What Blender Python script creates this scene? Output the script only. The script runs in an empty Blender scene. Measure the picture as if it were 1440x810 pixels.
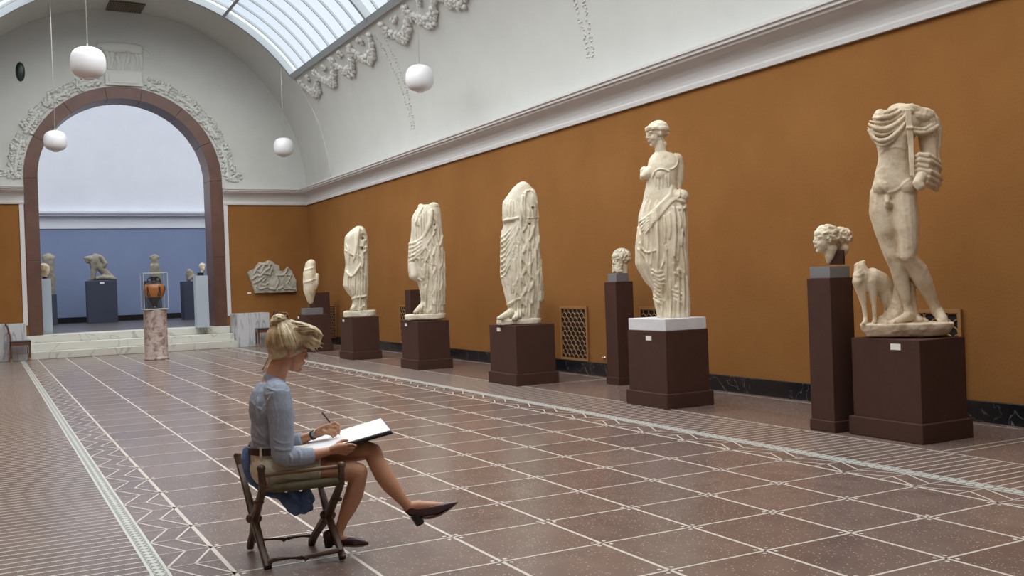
import bpy, bmesh, math, random
import numpy as np
from mathutils import Vector, Matrix, noise
from mathutils.bvhtree import BVHTree

# ---------------------------------------------------------------- camera, sky, light
sc = bpy.context.scene
COL = sc.collection
PI = math.pi
FPX = 1406.87                                   # focal length in pixels of the 1440 px wide frame
YAW, PITCH, ROLL = .4854, -.0053, -.036
CAM = np.array([-1.0672, -5.7152, 1.4085])
_f = np.array([math.sin(YAW)*math.cos(PITCH), math.cos(YAW)*math.cos(PITCH), math.sin(PITCH)])
_r = np.array([math.cos(YAW), -math.sin(YAW), 0.0]); _u = np.cross(_r, _f)
_r, _u = math.cos(ROLL)*_r+math.sin(ROLL)*_u, -math.sin(ROLL)*_r+math.cos(ROLL)*_u
cd = bpy.data.cameras.new('camera'); cam = bpy.data.objects.new('camera', cd); COL.objects.link(cam)
cd.sensor_width = 36; cd.lens = FPX*36/1440; cd.clip_start = .05; cd.clip_end = 200
m3 = Matrix((_r, _u, -_f)).transposed()
cam.matrix_world = Matrix.Translation(CAM) @ m3.to_4x4()
sc.camera = cam

sc.view_settings.view_transform = 'Standard'; sc.view_settings.look = 'None'
sc.view_settings.gamma = 1; sc.view_settings.use_curve_mapping = False
sc.view_settings.exposure = 0.0
SUN_STRENGTH, SKY_STRENGTH = 10.0, 1.2

w = bpy.data.worlds.new('sky'); sc.world = w; w.use_nodes = True
nt = w.node_tree; nt.nodes.clear()
_o = nt.nodes.new('ShaderNodeOutputWorld'); _b = nt.nodes.new('ShaderNodeBackground')
_t = nt.nodes.new('ShaderNodeTexCoord'); _n = nt.nodes.new('ShaderNodeTexNoise'); _c = nt.nodes.new('ShaderNodeValToRGB')
_n.inputs['Scale'].default_value = 2.2; _n.inputs['Detail'].default_value = 4
_c.color_ramp.elements[0].position = .38; _c.color_ramp.elements[0].color = (.60, .68, .76, 1)
_c.color_ramp.elements[1].position = .62; _c.color_ramp.elements[1].color = (.76, .81, .90, 1)
nt.links.new(_t.outputs['Generated'], _n.inputs['Vector']); nt.links.new(_n.outputs['Fac'], _c.inputs['Fac'])
nt.links.new(_c.outputs['Color'], _b.inputs['Color']); nt.links.new(_b.outputs[0], _o.inputs[0])
_b.inputs['Strength'].default_value = SKY_STRENGTH
sd = bpy.data.lights.new('overcast_sun', 'SUN'); sun = bpy.data.objects.new('overcast_sun', sd); COL.objects.link(sun)
sd.energy = SUN_STRENGTH; sd.angle = math.radians(145); sd.color = (1.0, .97, .93)
sun.rotation_euler = (math.radians(7), math.radians(-5), 0); sun.location = (2, 8, 30)
sc.cycles.use_denoising = True
sc.cycles.max_bounces = 8; sc.cycles.diffuse_bounces = 5; sc.cycles.transparent_max_bounces = 12
sc.cycles.caustics_reflective = False; sc.cycles.caustics_refractive = False

# ---------------------------------------------------------------- pixel <-> place
def ray(px, py): return _f + (px-720)/FPX*_r - (py-405)/FPX*_u
def proj(P):
    d = np.asarray(P, float)-CAM; D = d@_f
    return 720+FPX*(d@_r)/D, 405-FPX*(d@_u)/D
def onX(px, py, X): d = ray(px, py); return CAM+(X-CAM[0])/d[0]*d
def onY(px, py, Y): d = ray(px, py); return CAM+(Y-CAM[1])/d[1]*d
def onZ(px, py, Z=0.): d = ray(px, py); return CAM+(Z-CAM[2])/d[2]*d
class Place:
    """drawing board standing upright at BASE, square to the line of sight; d = metres in front of it"""
    def __init__(s, base):
        s.b = np.array(base, float); v = CAM-s.b; v[2] = 0; s.V = v/np.linalg.norm(v)
        s.U = np.array([-s.V[1], s.V[0], 0.])
        if s.U@_r < 0: s.U = -s.U
        D = (s.b-CAM)@_f; s.s = D/FPX
    def __call__(s, px, py, d=0.):
        r = ray(px, py); t = ((s.b-CAM)@s.V+d)/(r@s.V); return CAM+t*r-s.b
    def M(s, yaw=0.):   # rotation whose x axis is the board's right (turned by yaw), y away from viewer
        x = s.U; y = -s.V; R = np.array([x, y, [0, 0, 1]]).T
        c, n = math.cos(yaw), math.sin(yaw)
        return R @ np.array([[c, -n, 0], [n, c, 0], [0, 0, 1]])

# ---------------------------------------------------------------- materials
def mat(name, col, rough=.6, metal=0., spec=.5):
    m = bpy.data.materials.new(name); m.use_nodes = True
    b = m.node_tree.nodes['Principled BSDF']
    b.inputs['Base Color'].default_value = (*col, 1); b.inputs['Roughness'].default_value = rough
    b.inputs['Metallic'].default_value = metal; b.inputs['Specular IOR Level'].default_value = spec
    return m
def N(m, t, **k):
    n = m.node_tree.nodes.new(t)
    for a, v in k.items():
        if a in n.inputs: n.inputs[a].default_value = v
        else: setattr(n, a, v)
    return n
def coords(m, scale=(1, 1, 1), kind='Object'):
    tc = N(m, 'ShaderNodeTexCoord'); mp = N(m, 'ShaderNodeMapping'); mp.inputs['Scale'].default_value = scale
    m.node_tree.links.new(tc.outputs[kind], mp.inputs['Vector']); return mp.outputs[0]
def noisy(name, stops, scale=3., detail=5., rough=.6, bump=0., bscale=30., vec=(1, 1, 1), distort=0., spec=.5, bdist=.01):
    """stops: [(pos, colour), ...] mixed by noise"""
    m = mat(name, stops[0][1], rough, spec=spec); L = m.node_tree.links; b = m.node_tree.nodes['Principled BSDF']
    v = coords(m, vec); n = N(m, 'ShaderNodeTexNoise', Scale=scale, Detail=detail, Distortion=distort, Roughness=.6)
    L.new(v, n.inputs['Vector']); r = N(m, 'ShaderNodeValToRGB'); el = r.color_ramp.elements
    while len(el) < len(stops): el.new(.5)
    for e, (p, c) in zip(el, stops): e.position = p; e.color = (*c, 1)
    L.new(n.outputs['Fac'], r.inputs['Fac']); L.new(r.outputs['Color'], b.inputs['Base Color'])
    if bump:
        n2 = N(m, 'ShaderNodeTexNoise', Scale=bscale, Detail=4.); L.new(v, n2.inputs['Vector'])
        bp = N(m, 'ShaderNodeBump', Strength=bump, Distance=bdist); L.new(n2.outputs['Fac'], bp.inputs['Height']); L.new(bp.outputs[0], b.inputs['Normal'])
    return m
WHITE = noisy('white_plaster', [(.3, (.505, .515, .49)), (.7, (.535, .545, .52))], 2., rough=.8, bump=.12, bscale=60)
MOULD = mat('white_moulding', (.64, .635, .63), .6)
OCHRE = noisy('ochre_wall', [(.3, (.245, .108, .030)), (.5, (.265, .118, .034)), (.7, (.285, .130, .038))], 1.2, 6, rough=.85, bump=.25, bscale=45, spec=.12)
BLUEW = noisy('blue_wall', [(.3, (.205, .255, .40)), (.7, (.225, .28, .43))], .8, rough=.9, spec=.2)
LAV = noisy('lavender_plaster', [(.3, (.66, .68, .74)), (.7, (.70, .72, .78))], 1.5, rough=.8)
def floor_mat():
    m = mat('terrazzo', (.17, .12, .105), .3, spec=.45); L = m.node_tree.links; b = m.node_tree.nodes['Principled BSDF']
    v = coords(m); sp = N(m, 'ShaderNodeVectorMath', operation='DIVIDE'); sp.inputs[1].default_value = (.6, .6, 1); L.new(v, sp.inputs[0])
    fl = N(m, 'ShaderNodeVectorMath', operation='FLOOR'); L.new(sp.outputs[0], fl.inputs[0])
    wn = N(m, 'ShaderNodeTexWhiteNoise'); L.new(fl.outputs[0], wn.inputs['Vector'])
    r = N(m, 'ShaderNodeValToRGB'); e = r.color_ramp.elements
    e[0].position = 0; e[0].color = (.155, .108, .094, 1); e[1].position = 1; e[1].color = (.200, .142, .120, 1)
    L.new(wn.outputs['Value'], r.inputs['Fac'])
    n1 = N(m, 'ShaderNodeTexNoise', Scale=5., Detail=6.); L.new(v, n1.inputs['Vector'])
    mx = N(m, 'ShaderNodeMix', data_type='RGBA', blend_type='MULTIPLY'); mx.inputs['Factor'].default_value = .5
    r1 = N(m, 'ShaderNodeValToRGB'); e = r1.color_ramp.elements; e[0].position = .35; e[0].color = (.75, .72, .72, 1); e[1].position = .65; e[1].color = (1.15, 1.15, 1.12, 1)
    L.new(n1.outputs['Fac'], r1.inputs['Fac']); L.new(r.outputs[0], mx.inputs['A']); L.new(r1.outputs[0], mx.inputs['B'])
    vo = N(m, 'ShaderNodeTexVoronoi', Scale=62.); L.new(v, vo.inputs['Vector'])
    r2 = N(m, 'ShaderNodeValToRGB'); e = r2.color_ramp.elements; e[0].position = .20; e[0].color = (1, 1, 1, 1); e[1].position = .30; e[1].color = (0, 0, 0, 1)
    L.new(vo.outputs['Distance'], r2.inputs['Fac'])
    n2 = N(m, 'ShaderNodeTexWhiteNoise'); L.new(vo.outputs['Color'], n2.inputs['Vector'])
    mm = N(m, 'ShaderNodeMath', operation='MULTIPLY'); L.new(r2.outputs[0], mm.inputs[0])
    gt = N(m, 'ShaderNodeMath', operation='GREATER_THAN'); L.new(n2.outputs['Value'], gt.inputs[0]); gt.inputs[1].default_value = .66; L.new(gt.outputs[0], mm.inputs[1])
    mx2 = N(m, 'ShaderNodeMix', data_type='RGBA'); L.new(mm.outputs[0], mx2.inputs['Factor']); L.new(mx.outputs['Result'], mx2.inputs['A']); mx2.inputs['B'].default_value = (.50, .40, .32, 1)
    L.new(mx2.outputs['Result'], b.inputs['Base Color'])
    n3 = N(m, 'ShaderNodeTexNoise', Scale=1.3, Detail=3.); L.new(v, n3.inputs['Vector'])
    mr = N(m, 'ShaderNodeMapRange'); mr.inputs['To Min'].default_value = .17; mr.inputs['To Max'].default_value = .30; L.new(n3.outputs['Fac'], mr.inputs['Value']); L.new(mr.outputs[0], b.inputs['Roughness'])
    return m
FLOOR = floor_mat()
INLAY = mat('white_marble_inlay', (.62, .56, .49), .35)
INLAY2 = mat('pale_stone_inlay', (.60, .60, .55), .35)
INLAYD = mat('grey_green_stone', (.16, .18, .16), .35)
def marble(name, base, vein, scale=2.5, rough=.35, lo=.02, hi=.07, v=(1, 1, 1)):
    m = mat(name, base, rough); L = m.node_tree.links; b = m.node_tree.nodes['Principled BSDF']
    c = coords(m, v); n = N(m, 'ShaderNodeTexNoise', Scale=scale, Detail=7., Distortion=1.2); L.new(c, n.inputs['Vector'])
    s = N(m, 'ShaderNodeMath', operation='SUBTRACT'); L.new(n.outputs['Fac'], s.inputs[0]); s.inputs[1].default_value = .5
    a = N(m, 'ShaderNodeMath', operation='ABSOLUTE'); L.new(s.outputs[0], a.inputs[0])
    r = N(m, 'ShaderNodeValToRGB'); e = r.color_ramp.elements; e[0].position = lo*.3; e[0].color = (*vein, 1); e[1].position = hi; e[1].color = (*base, 1)
    L.new(a.outputs[0], r.inputs['Fac']); L.new(r.outputs[0], b.inputs['Base Color']); return m
STEPM = marble('white_step_marble', (.64, .64, .58), (.46, .46, .42), 1.1, .4, hi=.02)
BLOCKM = marble('white_block_marble', (.62, .63, .65), (.36, .39, .43), 1.5, .35, hi=.05, v=(3, 1, .5))
BLACKM = marble('black_marble', (.008, .009, .012), (.20, .20, .19), 2.6, .2, lo=.001, hi=.004)
COLM = noisy('breccia_column', [(.35, (.22, .13, .11)), (.45, (.42, .34, .30)), (.58, (.62, .54, .50)), (.7, (.38, .30, .28))], 9., 8, rough=.35, distort=.8)
ARCHM = noisy('red_brown_stone', [(.3, (.098, .046, .032)), (.7, (.135, .068, .050))], 3., 6, rough=.35)
BROWN = noisy('brown_plinth_paint', [(.3, (.067, .033, .025)), (.7, (.076, .038, .029))], 6., rough=.75, bump=.1, bscale=80, spec=.12)
GREYB = mat('grey_stone_block', (.19, .19, .20), .6)
NAVY = mat('dark_blue_plinth_paint', (.060, .068, .100), .8, spec=.2)
PALEB = mat('pale_blue_plinth_paint', (.42, .49, .56), .7)
CARD = mat('white_card', (.8, .78, .74), .6)
def old_marble(name, a, b_, c, sc_=5.):
    return noisy(name, [(.30, c), (.44, b_), (.62, a)], sc_, 7, rough=.62, bump=.35, bscale=38, distort=.5, spec=.35, bdist=.006)
MAR1 = old_marble('weathered_marble_warm', (.72, .61, .46), (.60, .48, .33), (.34, .25, .15), 4.5)
MAR2 = old_marble('weathered_marble_cream', (.80, .73, .58), (.70, .61, .45), (.46, .37, .23), 4.)
MAR3 = old_marble('weathered_marble_pale', (.76, .71, .58), (.66, .61, .47), (.42, .37, .27), 3.5)
MARW = old_marble('restored_white_marble', (.74, .72, .70), (.70, .68, .65), (.62, .59, .54), 3.)
LIME = old_marble('grey_limestone', (.34, .31, .25), (.28, .25, .19), (.17, .14, .10), 4.)
RELI = old_marble('grey_relief_marble', (.50, .48, .41), (.42, .40, .33), (.28, .26, .21), 6.)
PLAS = mat('grey_plaster_relief', (.56, .57, .535), .8)
STUC = mat('white_stucco_relief', (.52, .52, .49), .75)
IRON = mat('grey_painted_iron', (.30, .33, .35), .5)
GRILL = mat('ochre_painted_grille', (.30, .145, .045), .6)
DARK = mat('dark_void', (.006, .005, .004), .9)
OPAL = mat('white_opal_glass', (.72, .72, .74), .3)
CORD = mat('pale_cord', (.42, .41, .38), .7)
def glass(name, tint, gl=.06):
    m = bpy.data.materials.new(name); m.use_nodes = True; t = m.node_tree; t.nodes.clear()
    o = t.nodes.new('ShaderNodeOutputMaterial'); a = t.nodes.new('ShaderNodeBsdfTransparent'); a.inputs[0].default_value = (*tint, 1)
    g = t.nodes.new('ShaderNodeBsdfGlossy'); g.inputs['Roughness'].default_value = .05; x = t.nodes.new('ShaderNodeMixShader'); x.inputs[0].default_value = gl
    t.links.new(a.outputs[0], x.inputs[1]); t.links.new(g.outputs[0], x.inputs[2]); t.links.new(x.outputs[0], o.inputs[0]); return m
PANE = glass('skylight_glass', (.95, .98, 1.0), .04)
PANE2 = glass('dimming_roof_glass', (.44, .46, .48), .04)  # clear glass, grey tint added to cut the daylight entering the blue room
CASE = glass('display_case_glass', (.93, .96, .96), .06)

# ---------------------------------------------------------------- mesh helpers
def link(name, me, mats, parent=None, loc=None):
    o = bpy.data.objects.new(name, me); COL.objects.link(o)
    for m in (mats if isinstance(mats, (list, tuple)) else [mats]): me.materials.append(m)
    if parent is not None: o.parent = parent
    if loc is not None: o.location = loc
    return o
def tag(o, label, cat, group=None, kind=None):
    o['label'] = label; o['category'] = cat
    if group: o['group'] = group
    if kind: o['kind'] = kind
    return o
def empty(name, loc, label, cat, group=None):
    o = bpy.data.objects.new(name, None); COL.objects.link(o); o.location = loc; o.empty_display_size = .1
    return tag(o, label, cat, group)
def struct(o): o['kind'] = 'structure'; return o
class G:
    """collects raw geometry"""
    def __init__(s): s.v = []; s.f = []; s.n = 0; s.mi = []; s.cur = 0
    def add(s, v, f):
        v = np.asarray(v, float).reshape(-1, 3); s.v.append(v); s.f += [tuple(int(i)+s.n for i in q) for q in f]; s.mi += [s.cur]*len(f); s.n += len(v); return s
    def box(s, a, b):
        (x0, y0, z0), (x1, y1, z1) = a, b
        v = [(x, y, z) for z in (z0, z1) for y in (y0, y1) for x in (x0, x1)]
        return s.add(v, [(0, 2, 3, 1), (4, 5, 7, 6), (0, 1, 5, 4), (2, 6, 7, 3), (0, 4, 6, 2), (1, 3, 7, 5)])
    def hexa(s, p):   # bottom 4 (ccw), top 4
        return s.add(p, [(3, 2, 1, 0), (4, 5, 6, 7), (0, 1, 5, 4), (1, 2, 6, 5), (2, 3, 7, 6), (3, 0, 4, 7)])
    def prism(s, poly, dirv, w):  # poly of 3D points, extruded by dirv*w
        p = np.asarray(poly, float); n = len(p); q = p+np.asarray(dirv, float)*w
        return s.add(np.vstack([p, q]), [tuple(range(n-1, -1, -1)), tuple(range(n, 2*n))]+[(i, (i+1) % n, n+(i+1) % n, n+i) for i in range(n)])
    def ring(s, rows, closed=True, caps=True):  # rows: list of equally long point loops
        rows = np.asarray(rows, float); k, n = rows.shape[:2]; f = []
        for i in range(k-1):
            for j in range(n if closed else n-1):
                a, b = i*n+j, i*n+(j+1) % n; f.append((a, b, b+n, a+n))
        if caps: f.append(tuple(range(n-1, -1, -1))); f.append(tuple((k-1)*n+j for j in range(n)))
        return s.add(rows.reshape(-1, 3), f)
    def tube(s, pts, r, n=10, up=None):
        pts = np.asarray(pts, float); k = len(pts); rr = np.full(k, r) if np.isscalar(r) else np.asarray(r, float); rows = []; prev = None
        for i in range(k):
            t = pts[min(i+1, k-1)]-pts[max(i-1, 0)]; t = t/(np.linalg.norm(t)+1e-12)
            if prev is None: a = np.cross(t, [0, 0, 1] if abs(t[2]) < .9 else [1, 0, 0])
            else: a = prev-t*(prev@t)
            a /= np.linalg.norm(a); prev = a; b = np.cross(t, a)
            rows.append([pts[i]+rr[i]*(math.cos(q)*a+math.sin(q)*b) for q in np.arange(n)*2*PI/n])
        return s.ring(rows)
    def cap(s, pts, r, n=12):    # tube with round ends (closed blob)
        pts = [np.asarray(p, float) for p in pts]; r = [r]*len(pts) if np.isscalar(r) else list(r)
        if len(pts) == 1: return s.ell(pts[0], (r[0],)*3)
        d0 = pts[0]-pts[1]; d0 /= np.linalg.norm(d0)+1e-12; d1 = pts[-1]-pts[-2]; d1 /= np.linalg.norm(d1)+1e-12
        P = []; R = []
        for a in (80, 55, 28): P.append(pts[0]+d0*r[0]*math.sin(math.radians(a))); R.append(r[0]*math.cos(math.radians(a)))
        P += pts; R += r
        for a in (28, 55, 80): P.append(pts[-1]+d1*r[-1]*math.sin(math.radians(a))); R.append(r[-1]*math.cos(math.radians(a)))
        return s.tube(P, R, n)
    def ell(s, c, r, R=None, nu=14, nv=9):
        rows = []
        for i in range(nv):
            t = PI*(i+.25)/(nv-.5); rows.append([(r[0]*math.sin(t)*math.cos(q), r[1]*math.sin(t)*math.sin(q), -r[2]*math.cos(t)) for q in np.arange(nu)*2*PI/nu])
        rows = np.array(rows)
        if R is not None: rows = rows@np.asarray(R).T
        return s.ring(rows+np.asarray(c))
    def lathe(s, prof, c=(0, 0, 0), n=32):
        rows = [[(c[0]+r*math.cos(q), c[1]+r*math.sin(q), c[2]+z) for q in np.arange(n)*2*PI/n] for r, z in prof]
        return s.ring(rows)
    def verts(s): return np.vstack(s.v)
    def curve(s, pts, r, n=7, k=14):   # rounded strand through control points
        p = np.asarray(pts, float); t = np.linspace(0, len(p)-1, k); q = np.stack([np.interp(t, range(len(p)), p[:, i]) for i in range(3)], 1)
        for _ in range(3): q[1:-1] = (q[:-2]+2*q[1:-1]+q[2:])/4
        return s.cap(list(q), list(np.interp(t, range(len(p)), r)), n)
    def mesh(s, name, smooth=False):
        me = bpy.data.meshes.new(name); me.from_pydata(s.verts().tolist(), [], s.f); me.update()
        if any(s.mi): me.polygons.foreach_set('material_index', s.mi)
        bm = bmesh.new(); bm.from_mesh(me); bmesh.ops.recalc_face_normals(bm, faces=bm.faces); bm.to_mesh(me); bm.free()
        if smooth: me.shade_smooth()
        return me
    def obj(s, name, m, parent=None, loc=None, smooth=False, bevel=0.):
        o = link(name, s.mesh(name, smooth), m, parent, loc)
        if bevel:
            b = o.modifiers.new('bevel', 'BEVEL'); b.width = bevel; b.segments = 2; b.limit_method = 'ANGLE'
        return o
def remesh(name, g, voxel, m, parent=None, loc=None, smooth=2, rough=0., rscale=20., deform=None, zmin=None):
    """fuse the overlapping blobs into one continuous skin"""
    me = g.mesh(name); o = bpy.data.objects.new(name+'_tmp', me); COL.objects.link(o)
    md = o.modifiers.new('r', 'REMESH'); md.mode = 'VOXEL'; md.voxel_size = voxel; md.use_smooth_shade = True
    if smooth:
        sm = o.modifiers.new('s', 'SMOOTH'); sm.factor = .5; sm.iterations = smooth
    dg = bpy.context.evaluated_depsgraph_get(); dg.update()
    out = bpy.data.meshes.new_from_object(o.evaluated_get(dg)); out.name = name
    bpy.data.objects.remove(o); bpy.data.meshes.remove(me)
    n = len(out.vertices); co = np.empty(n*3); out.vertices.foreach_get('co', co); co = co.reshape(-1, 3)
    if zmin is not None: co[:, 2] = np.maximum(co[:, 2], zmin); out.vertices.foreach_set('co', co.ravel())
    if rough or deform is not None:
        no = np.empty(n*3); out.vertices.foreach_get('normal', no); no = no.reshape(-1, 3)
        if rough:
            d = np.array([noise.fractal(Vector(p)*rscale, .6, 2., 3) for p in co]); co = co+no*(d*rough)[:, None]
        if deform is not None: co = deform(co, no)
        if zmin is not None: co[:, 2] = np.maximum(co[:, 2], zmin)
        out.vertices.foreach_set('co', co.ravel()); out.update()
    out.shade_smooth()
    return link(name, out, m, parent, loc)
def on_surface(g, P, lift=0.):
    """BVH of raw blobs; returns f(px,py) -> point on the side facing the viewer"""
    bvh = BVHTree.FromPolygons([Vector(v) for v in g.verts()], g.f)
    def f(px, py, lift=lift):
        a = P(px, py, 1.2); b = P(px, py, 0.); d = Vector(b-a).normalized()
        h = bvh.ray_cast(Vector(a), d, 3.)
        return None if h[0] is None else np.array(h[0])-np.array(d)*lift
    return f
def strokes(g, P, lst, n=8):
    """lst: (pixel polyline, radius px, lift px): folds raised on the surface of g"""
    f = on_surface(g, P); out = []
    for pts, rp, lp in lst:
        pts = np.array(pts, float); fine = []
        for a, b in zip(pts[:-1], pts[1:]):
            k = max(1, int(np.hypot(*(b-a))/3.5))
            for t in range(k): fine.append(a+(b-a)*t/k)
        fine.append(pts[-1]); seg = []
        if len(fine) > 3:
            q = np.array(fine)
            for _ in range(3): q[1:-1] = (q[:-2]+2*q[1:-1]+q[2:])/4
            fine = list(q)
        for i, q in enumerate(fine):
            h = f(q[0], q[1], lp*P.s)
            if h is None or (seg and np.linalg.norm(h-seg[-1][0]) > 14*P.s):
                if len(seg) > 2: out.append(seg)
                seg = []
                if h is None: continue
            t = i/(len(fine)-1); seg.append((h, rp*P.s*(.55+.45*math.sin(PI*min(1, .15+t*.85)))))
        if len(seg) > 2: out.append(seg)
    for seg in out: g.cap([a for a, _ in seg], [b for _, b in seg], n)
def loft(g, P, keys, nth=72, nz=90, fold=0., nf=13, sharp=1., seed=0, fdir=None, y_round=2.2):
    """keys: (py, xleft, xright, depth px, centre offset px[, fold strength]) -> folded cloth body"""
    keys = sorted(keys, key=lambda k: -k[0]); K = np.array([list(k)+([1.] if len(k) < 6 else []) for k in keys], float)
    ys = np.linspace(K[0, 0], K[-1, 0], nz); col = [np.interp(-ys, -K[:, 0], K[:, i]) for i in range(6)]
    for i in range(6):
        c = col[i].copy()
        for _ in range(2): c[1:-1] = (c[:-2]+2*c[1:-1]+c[2:])/4
        col[i] = c
    rows = []; rnd = random.Random(seed); ph = [rnd.uniform(0, 6.28) for _ in range(6)]
    th = np.arange(nth)*2*PI/nth
    for i, y in enumerate(ys):
        _, xl, xr, dp, off, fs = [c[i] for c in col]
        cx = (xl+xr)/2; a = (xr-xl)/2; row = []
        w1 = .5*math.sin(y*.045+ph[0]); w2 = .3*math.sin(y*.09+ph[1])
        for t in th:
            c, s_ = math.cos(t), math.sin(t)
            ex = 2/y_round; X = a*math.copysign(abs(c)**ex, c); Dp = dp*math.copysign(abs(s_)**ex, s_)+off
            u = nf*t+w1*2+w2+1.3*math.sin(3*t+ph[2])+.8*math.sin(5*t+ph[3]+y*.03)
            rg = 1-abs(math.sin(u/2))**.8*2*.5-.5
            k = fold*fs*rg*(1+.5*math.sin(2*t+ph[4]))
            p0 = P(cx+X*(1+k/max(a, 1)), y, 0.); p0 = p0-P.V*(p0@P.V); p0 = p0+P.V*(Dp*(1+k/max(dp, 1)))*P.s
            row.append(p0)
        rows.append(row)
    g.ring(rows)
def carve(P, holes):
    """dowel holes and hollows pushed into the side facing the viewer: (px, py, radius px, depth px)"""
    def f(co, no):
        W = co+P.b-CAM; D = W@_f; x = 720+FPX*(W@_r)/D; y = 405-FPX*(W@_u)/D; face = (no@P.V) > 0; front = face & ((co@P.V) > -2*P.s)
        for px, py, r, dp in holes:
            d = np.hypot(x-px, y-py)/r; k = np.clip((1-d)*3, 0, 1)*front; co = co-P.V*(k*dp*P.s)[:, None]
        return co
    return f
def blob(g, P, px, py, d, rx, ry, rz, yaw=0., roll=0.):
    """ellipsoid: radii in px along right / depth / up; roll turns it in the picture plane (deg, clockwise)"""
    c, s_ = math.cos(math.radians(-roll)), math.sin(math.radians(-roll))
    R = P.M(math.radians(yaw)) @ np.array([[c, 0, s_], [0, 1, 0], [-s_, 0, c]]).T
    g.ell(P(px, py, d*P.s), (rx*P.s, ry*P.s, rz*P.s), R)
def limb(g, P, pts, n=14):
    """pts: (px, py, depth px, radius px)"""
    g.cap([P(a, b, c*P.s) for a, b, c, _ in pts], [q[3]*P.s for q in pts], n)
# ================================================================ THE SETTING
XR, XL, YE, YB = 6.87, -2.37, 21.2, -9.0          # right and left wall, end wall with the arch, wall behind the camera
VX, VZ, VR = 2.25, 4.05, 4.62                      # barrel vault: axis and radius
AX, AZ, AO, AI, AD = 2.225, 4.36, 2.345, 2.045, .85   # stone arch: axis, spring height, outer, inner radius, depth
YS, YG = 19.05, -4.4                                         # where the glass of the skylight ends
UP = .54                                           # floor level beyond the steps
CORN = 3.74
# floor
fl = struct(G().box((XL-.2, YB-.2, -.2), (XR+.2, YE+.4, 0)).obj('floor', FLOOR))
g = G(); Z0, Z1 = .0002, .0012
def strip(x0, y0, x1, y1, wd):
    a, b = np.array([x0, y0]), np.array([x1, y1]); d = (b-a)/np.linalg.norm(b-a); n = np.array([-d[1], d[0]])*wd/2
    p = [a-n, b-n, b+n, a+n]; g.add([(q[0], q[1], Z1) for q in p], [(0, 1, 2, 3)])
YN, YF = -9, 20.85
for i in range(8): strip(i*.6, YN, i*.6, YF, .020 if 0 < i < 7 else .024)
rows = [-.6*k for k in range(-34, 16)]
for y in rows:
    strip(0, y, 4.2, y, .016)
    for i in range(0, 8):
        if y < 12:
            for sx in (-1, 1):
                for sy in (-1, 1):
                    if i == 0 and sx < 0 or i == 7 and sx > 0: continue
                    cx, cy = i*.6+sx*.036, y+sy*.036
                    g.add([(cx+.012*math.cos(q), cy+.012*math.sin(q), Z1) for q in np.arange(8)*PI/4], [tuple(range(8))])
for sd_, x0 in ((-1, 0), (1, 4.2)):                 # chevron borders
    k = 0
    for y in np.arange(-9, 20.7, .3):
        even = round(y/.3) % 2 == 0
        strip(x0, y, x0+sd_*.28, y, .009)
        A, B, Cc = x0, x0+sd_*.14, x0+sd_*.28
        if even: strip(A, y, B, y+.3, .014); strip(B, y, Cc, y+.3, .014)
        else: strip(B, y, A, y+.3, .014); strip(Cc, y, B, y+.3, .014)
for x in (-1.12, 5.35): strip(x, YN, x, YF, .016)
for y in np.arange(-9, 20.6, .1):
    strip(-1.12, y, -.375, y, .015); strip(4.60, y, 5.35, y, .015)
for y in (-.46, -.56, 6.14, 6.24, 12.84, 12.94): strip(5.35, y, 6.7, y, .014)
strip(6.72, YN, 6.72, YF, .012)
inl = g.obj('floor_inlay', INLAY, fl); 
g = G()
for x0, x1 in ((-.375, -.28), (4.48, 4.60)):        # plaited band: pale lozenges on a darker bed
    g.cur = 1; g.add([(x0, YN, Z0+.0003), (x1, YN, Z0+.0003), (x1, YF, Z0+.0003), (x0, YF, Z0+.0003)], [(0, 1, 2, 3)])
    g.cur = 0
    for a, b in ((x0, x0+.016), (x1-.016, x1)): g.add([(a, YN, Z1), (b, YN, Z1), (b, YF, Z1), (a, YF, Z1)], [(0, 1, 2, 3)])
    a, b = x0+.018, x1-.018; m_ = (a+b)/2
    for y in np.arange(-9, 20.7, .068):
        g.add([(m_, y, Z1), (b-.001, y+.034, Z1), (m_, y+.068, Z1), (a+.001, y+.034, Z1)], [(0, 1, 2, 3)])
        for e_, f_ in ((a, a+.012), (b, b-.012)): g.add([(e_, y-.016, Z1), (f_, y, Z1), (e_, y+.016, Z1)], [(0, 1, 2)])
g.obj('floor_band', [INLAY2, INLAYD], fl)

# walls
def wall(name, a, b, m): return struct(G().box(a, b).obj(name, m))
wall('wall_right', (XR, YB-.3, 0), (XR+.3, YE+.3, 4.25), OCHRE)
wall('wall_left', (XL-.3, YB-.3, 0), (XL, YE+.3, 4.25), OCHRE)
wall('wall_front', (XL-.3, YB-.3, 0), (XR+.3, YB, 8.9), WHITE)
def arcpts(cx, cz, r, a0, a1, n): return [(cx+r*math.cos(math.radians(a)), cz+r*math.sin(math.radians(a))) for a in np.linspace(a0, a1, n)]
g = G()                                             # end wall round the arch
inn = [(AX+AO, UP-.6)]+[(AX+AO, z) for z in (CORN, CORN)]+arcpts(AX, AZ, AO, 0, 180, 41)+[(AX-AO, CORN), (AX-AO, CORN), (AX-AO, UP-.6)]
out = [(XR+.25, UP-.6)]+[(XR+.25, z) for z in (CORN, CORN)]+[(VX+(VR+.25)*math.cos(a), 4.05+(VR+.25)*math.sin(a)) for a in np.linspace(0, PI, 41)]+[(XL-.25, CORN), (XL-.25, CORN), (XL-.25, UP-.6)]
n = len(inn)
for i in range(n-1):
    if i in (1, n-3): continue
    g.cur = 0 if (i == 0 or i == n-2) else 1
    q = [inn[i], out[i], out[i+1], inn[i+1]]
    g.hexa([(x, YE, z) for x, z in q]+[(x, YE+AD, z) for x, z in q])
struct(g.obj('wall_back', [OCHRE, WHITE]))
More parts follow.
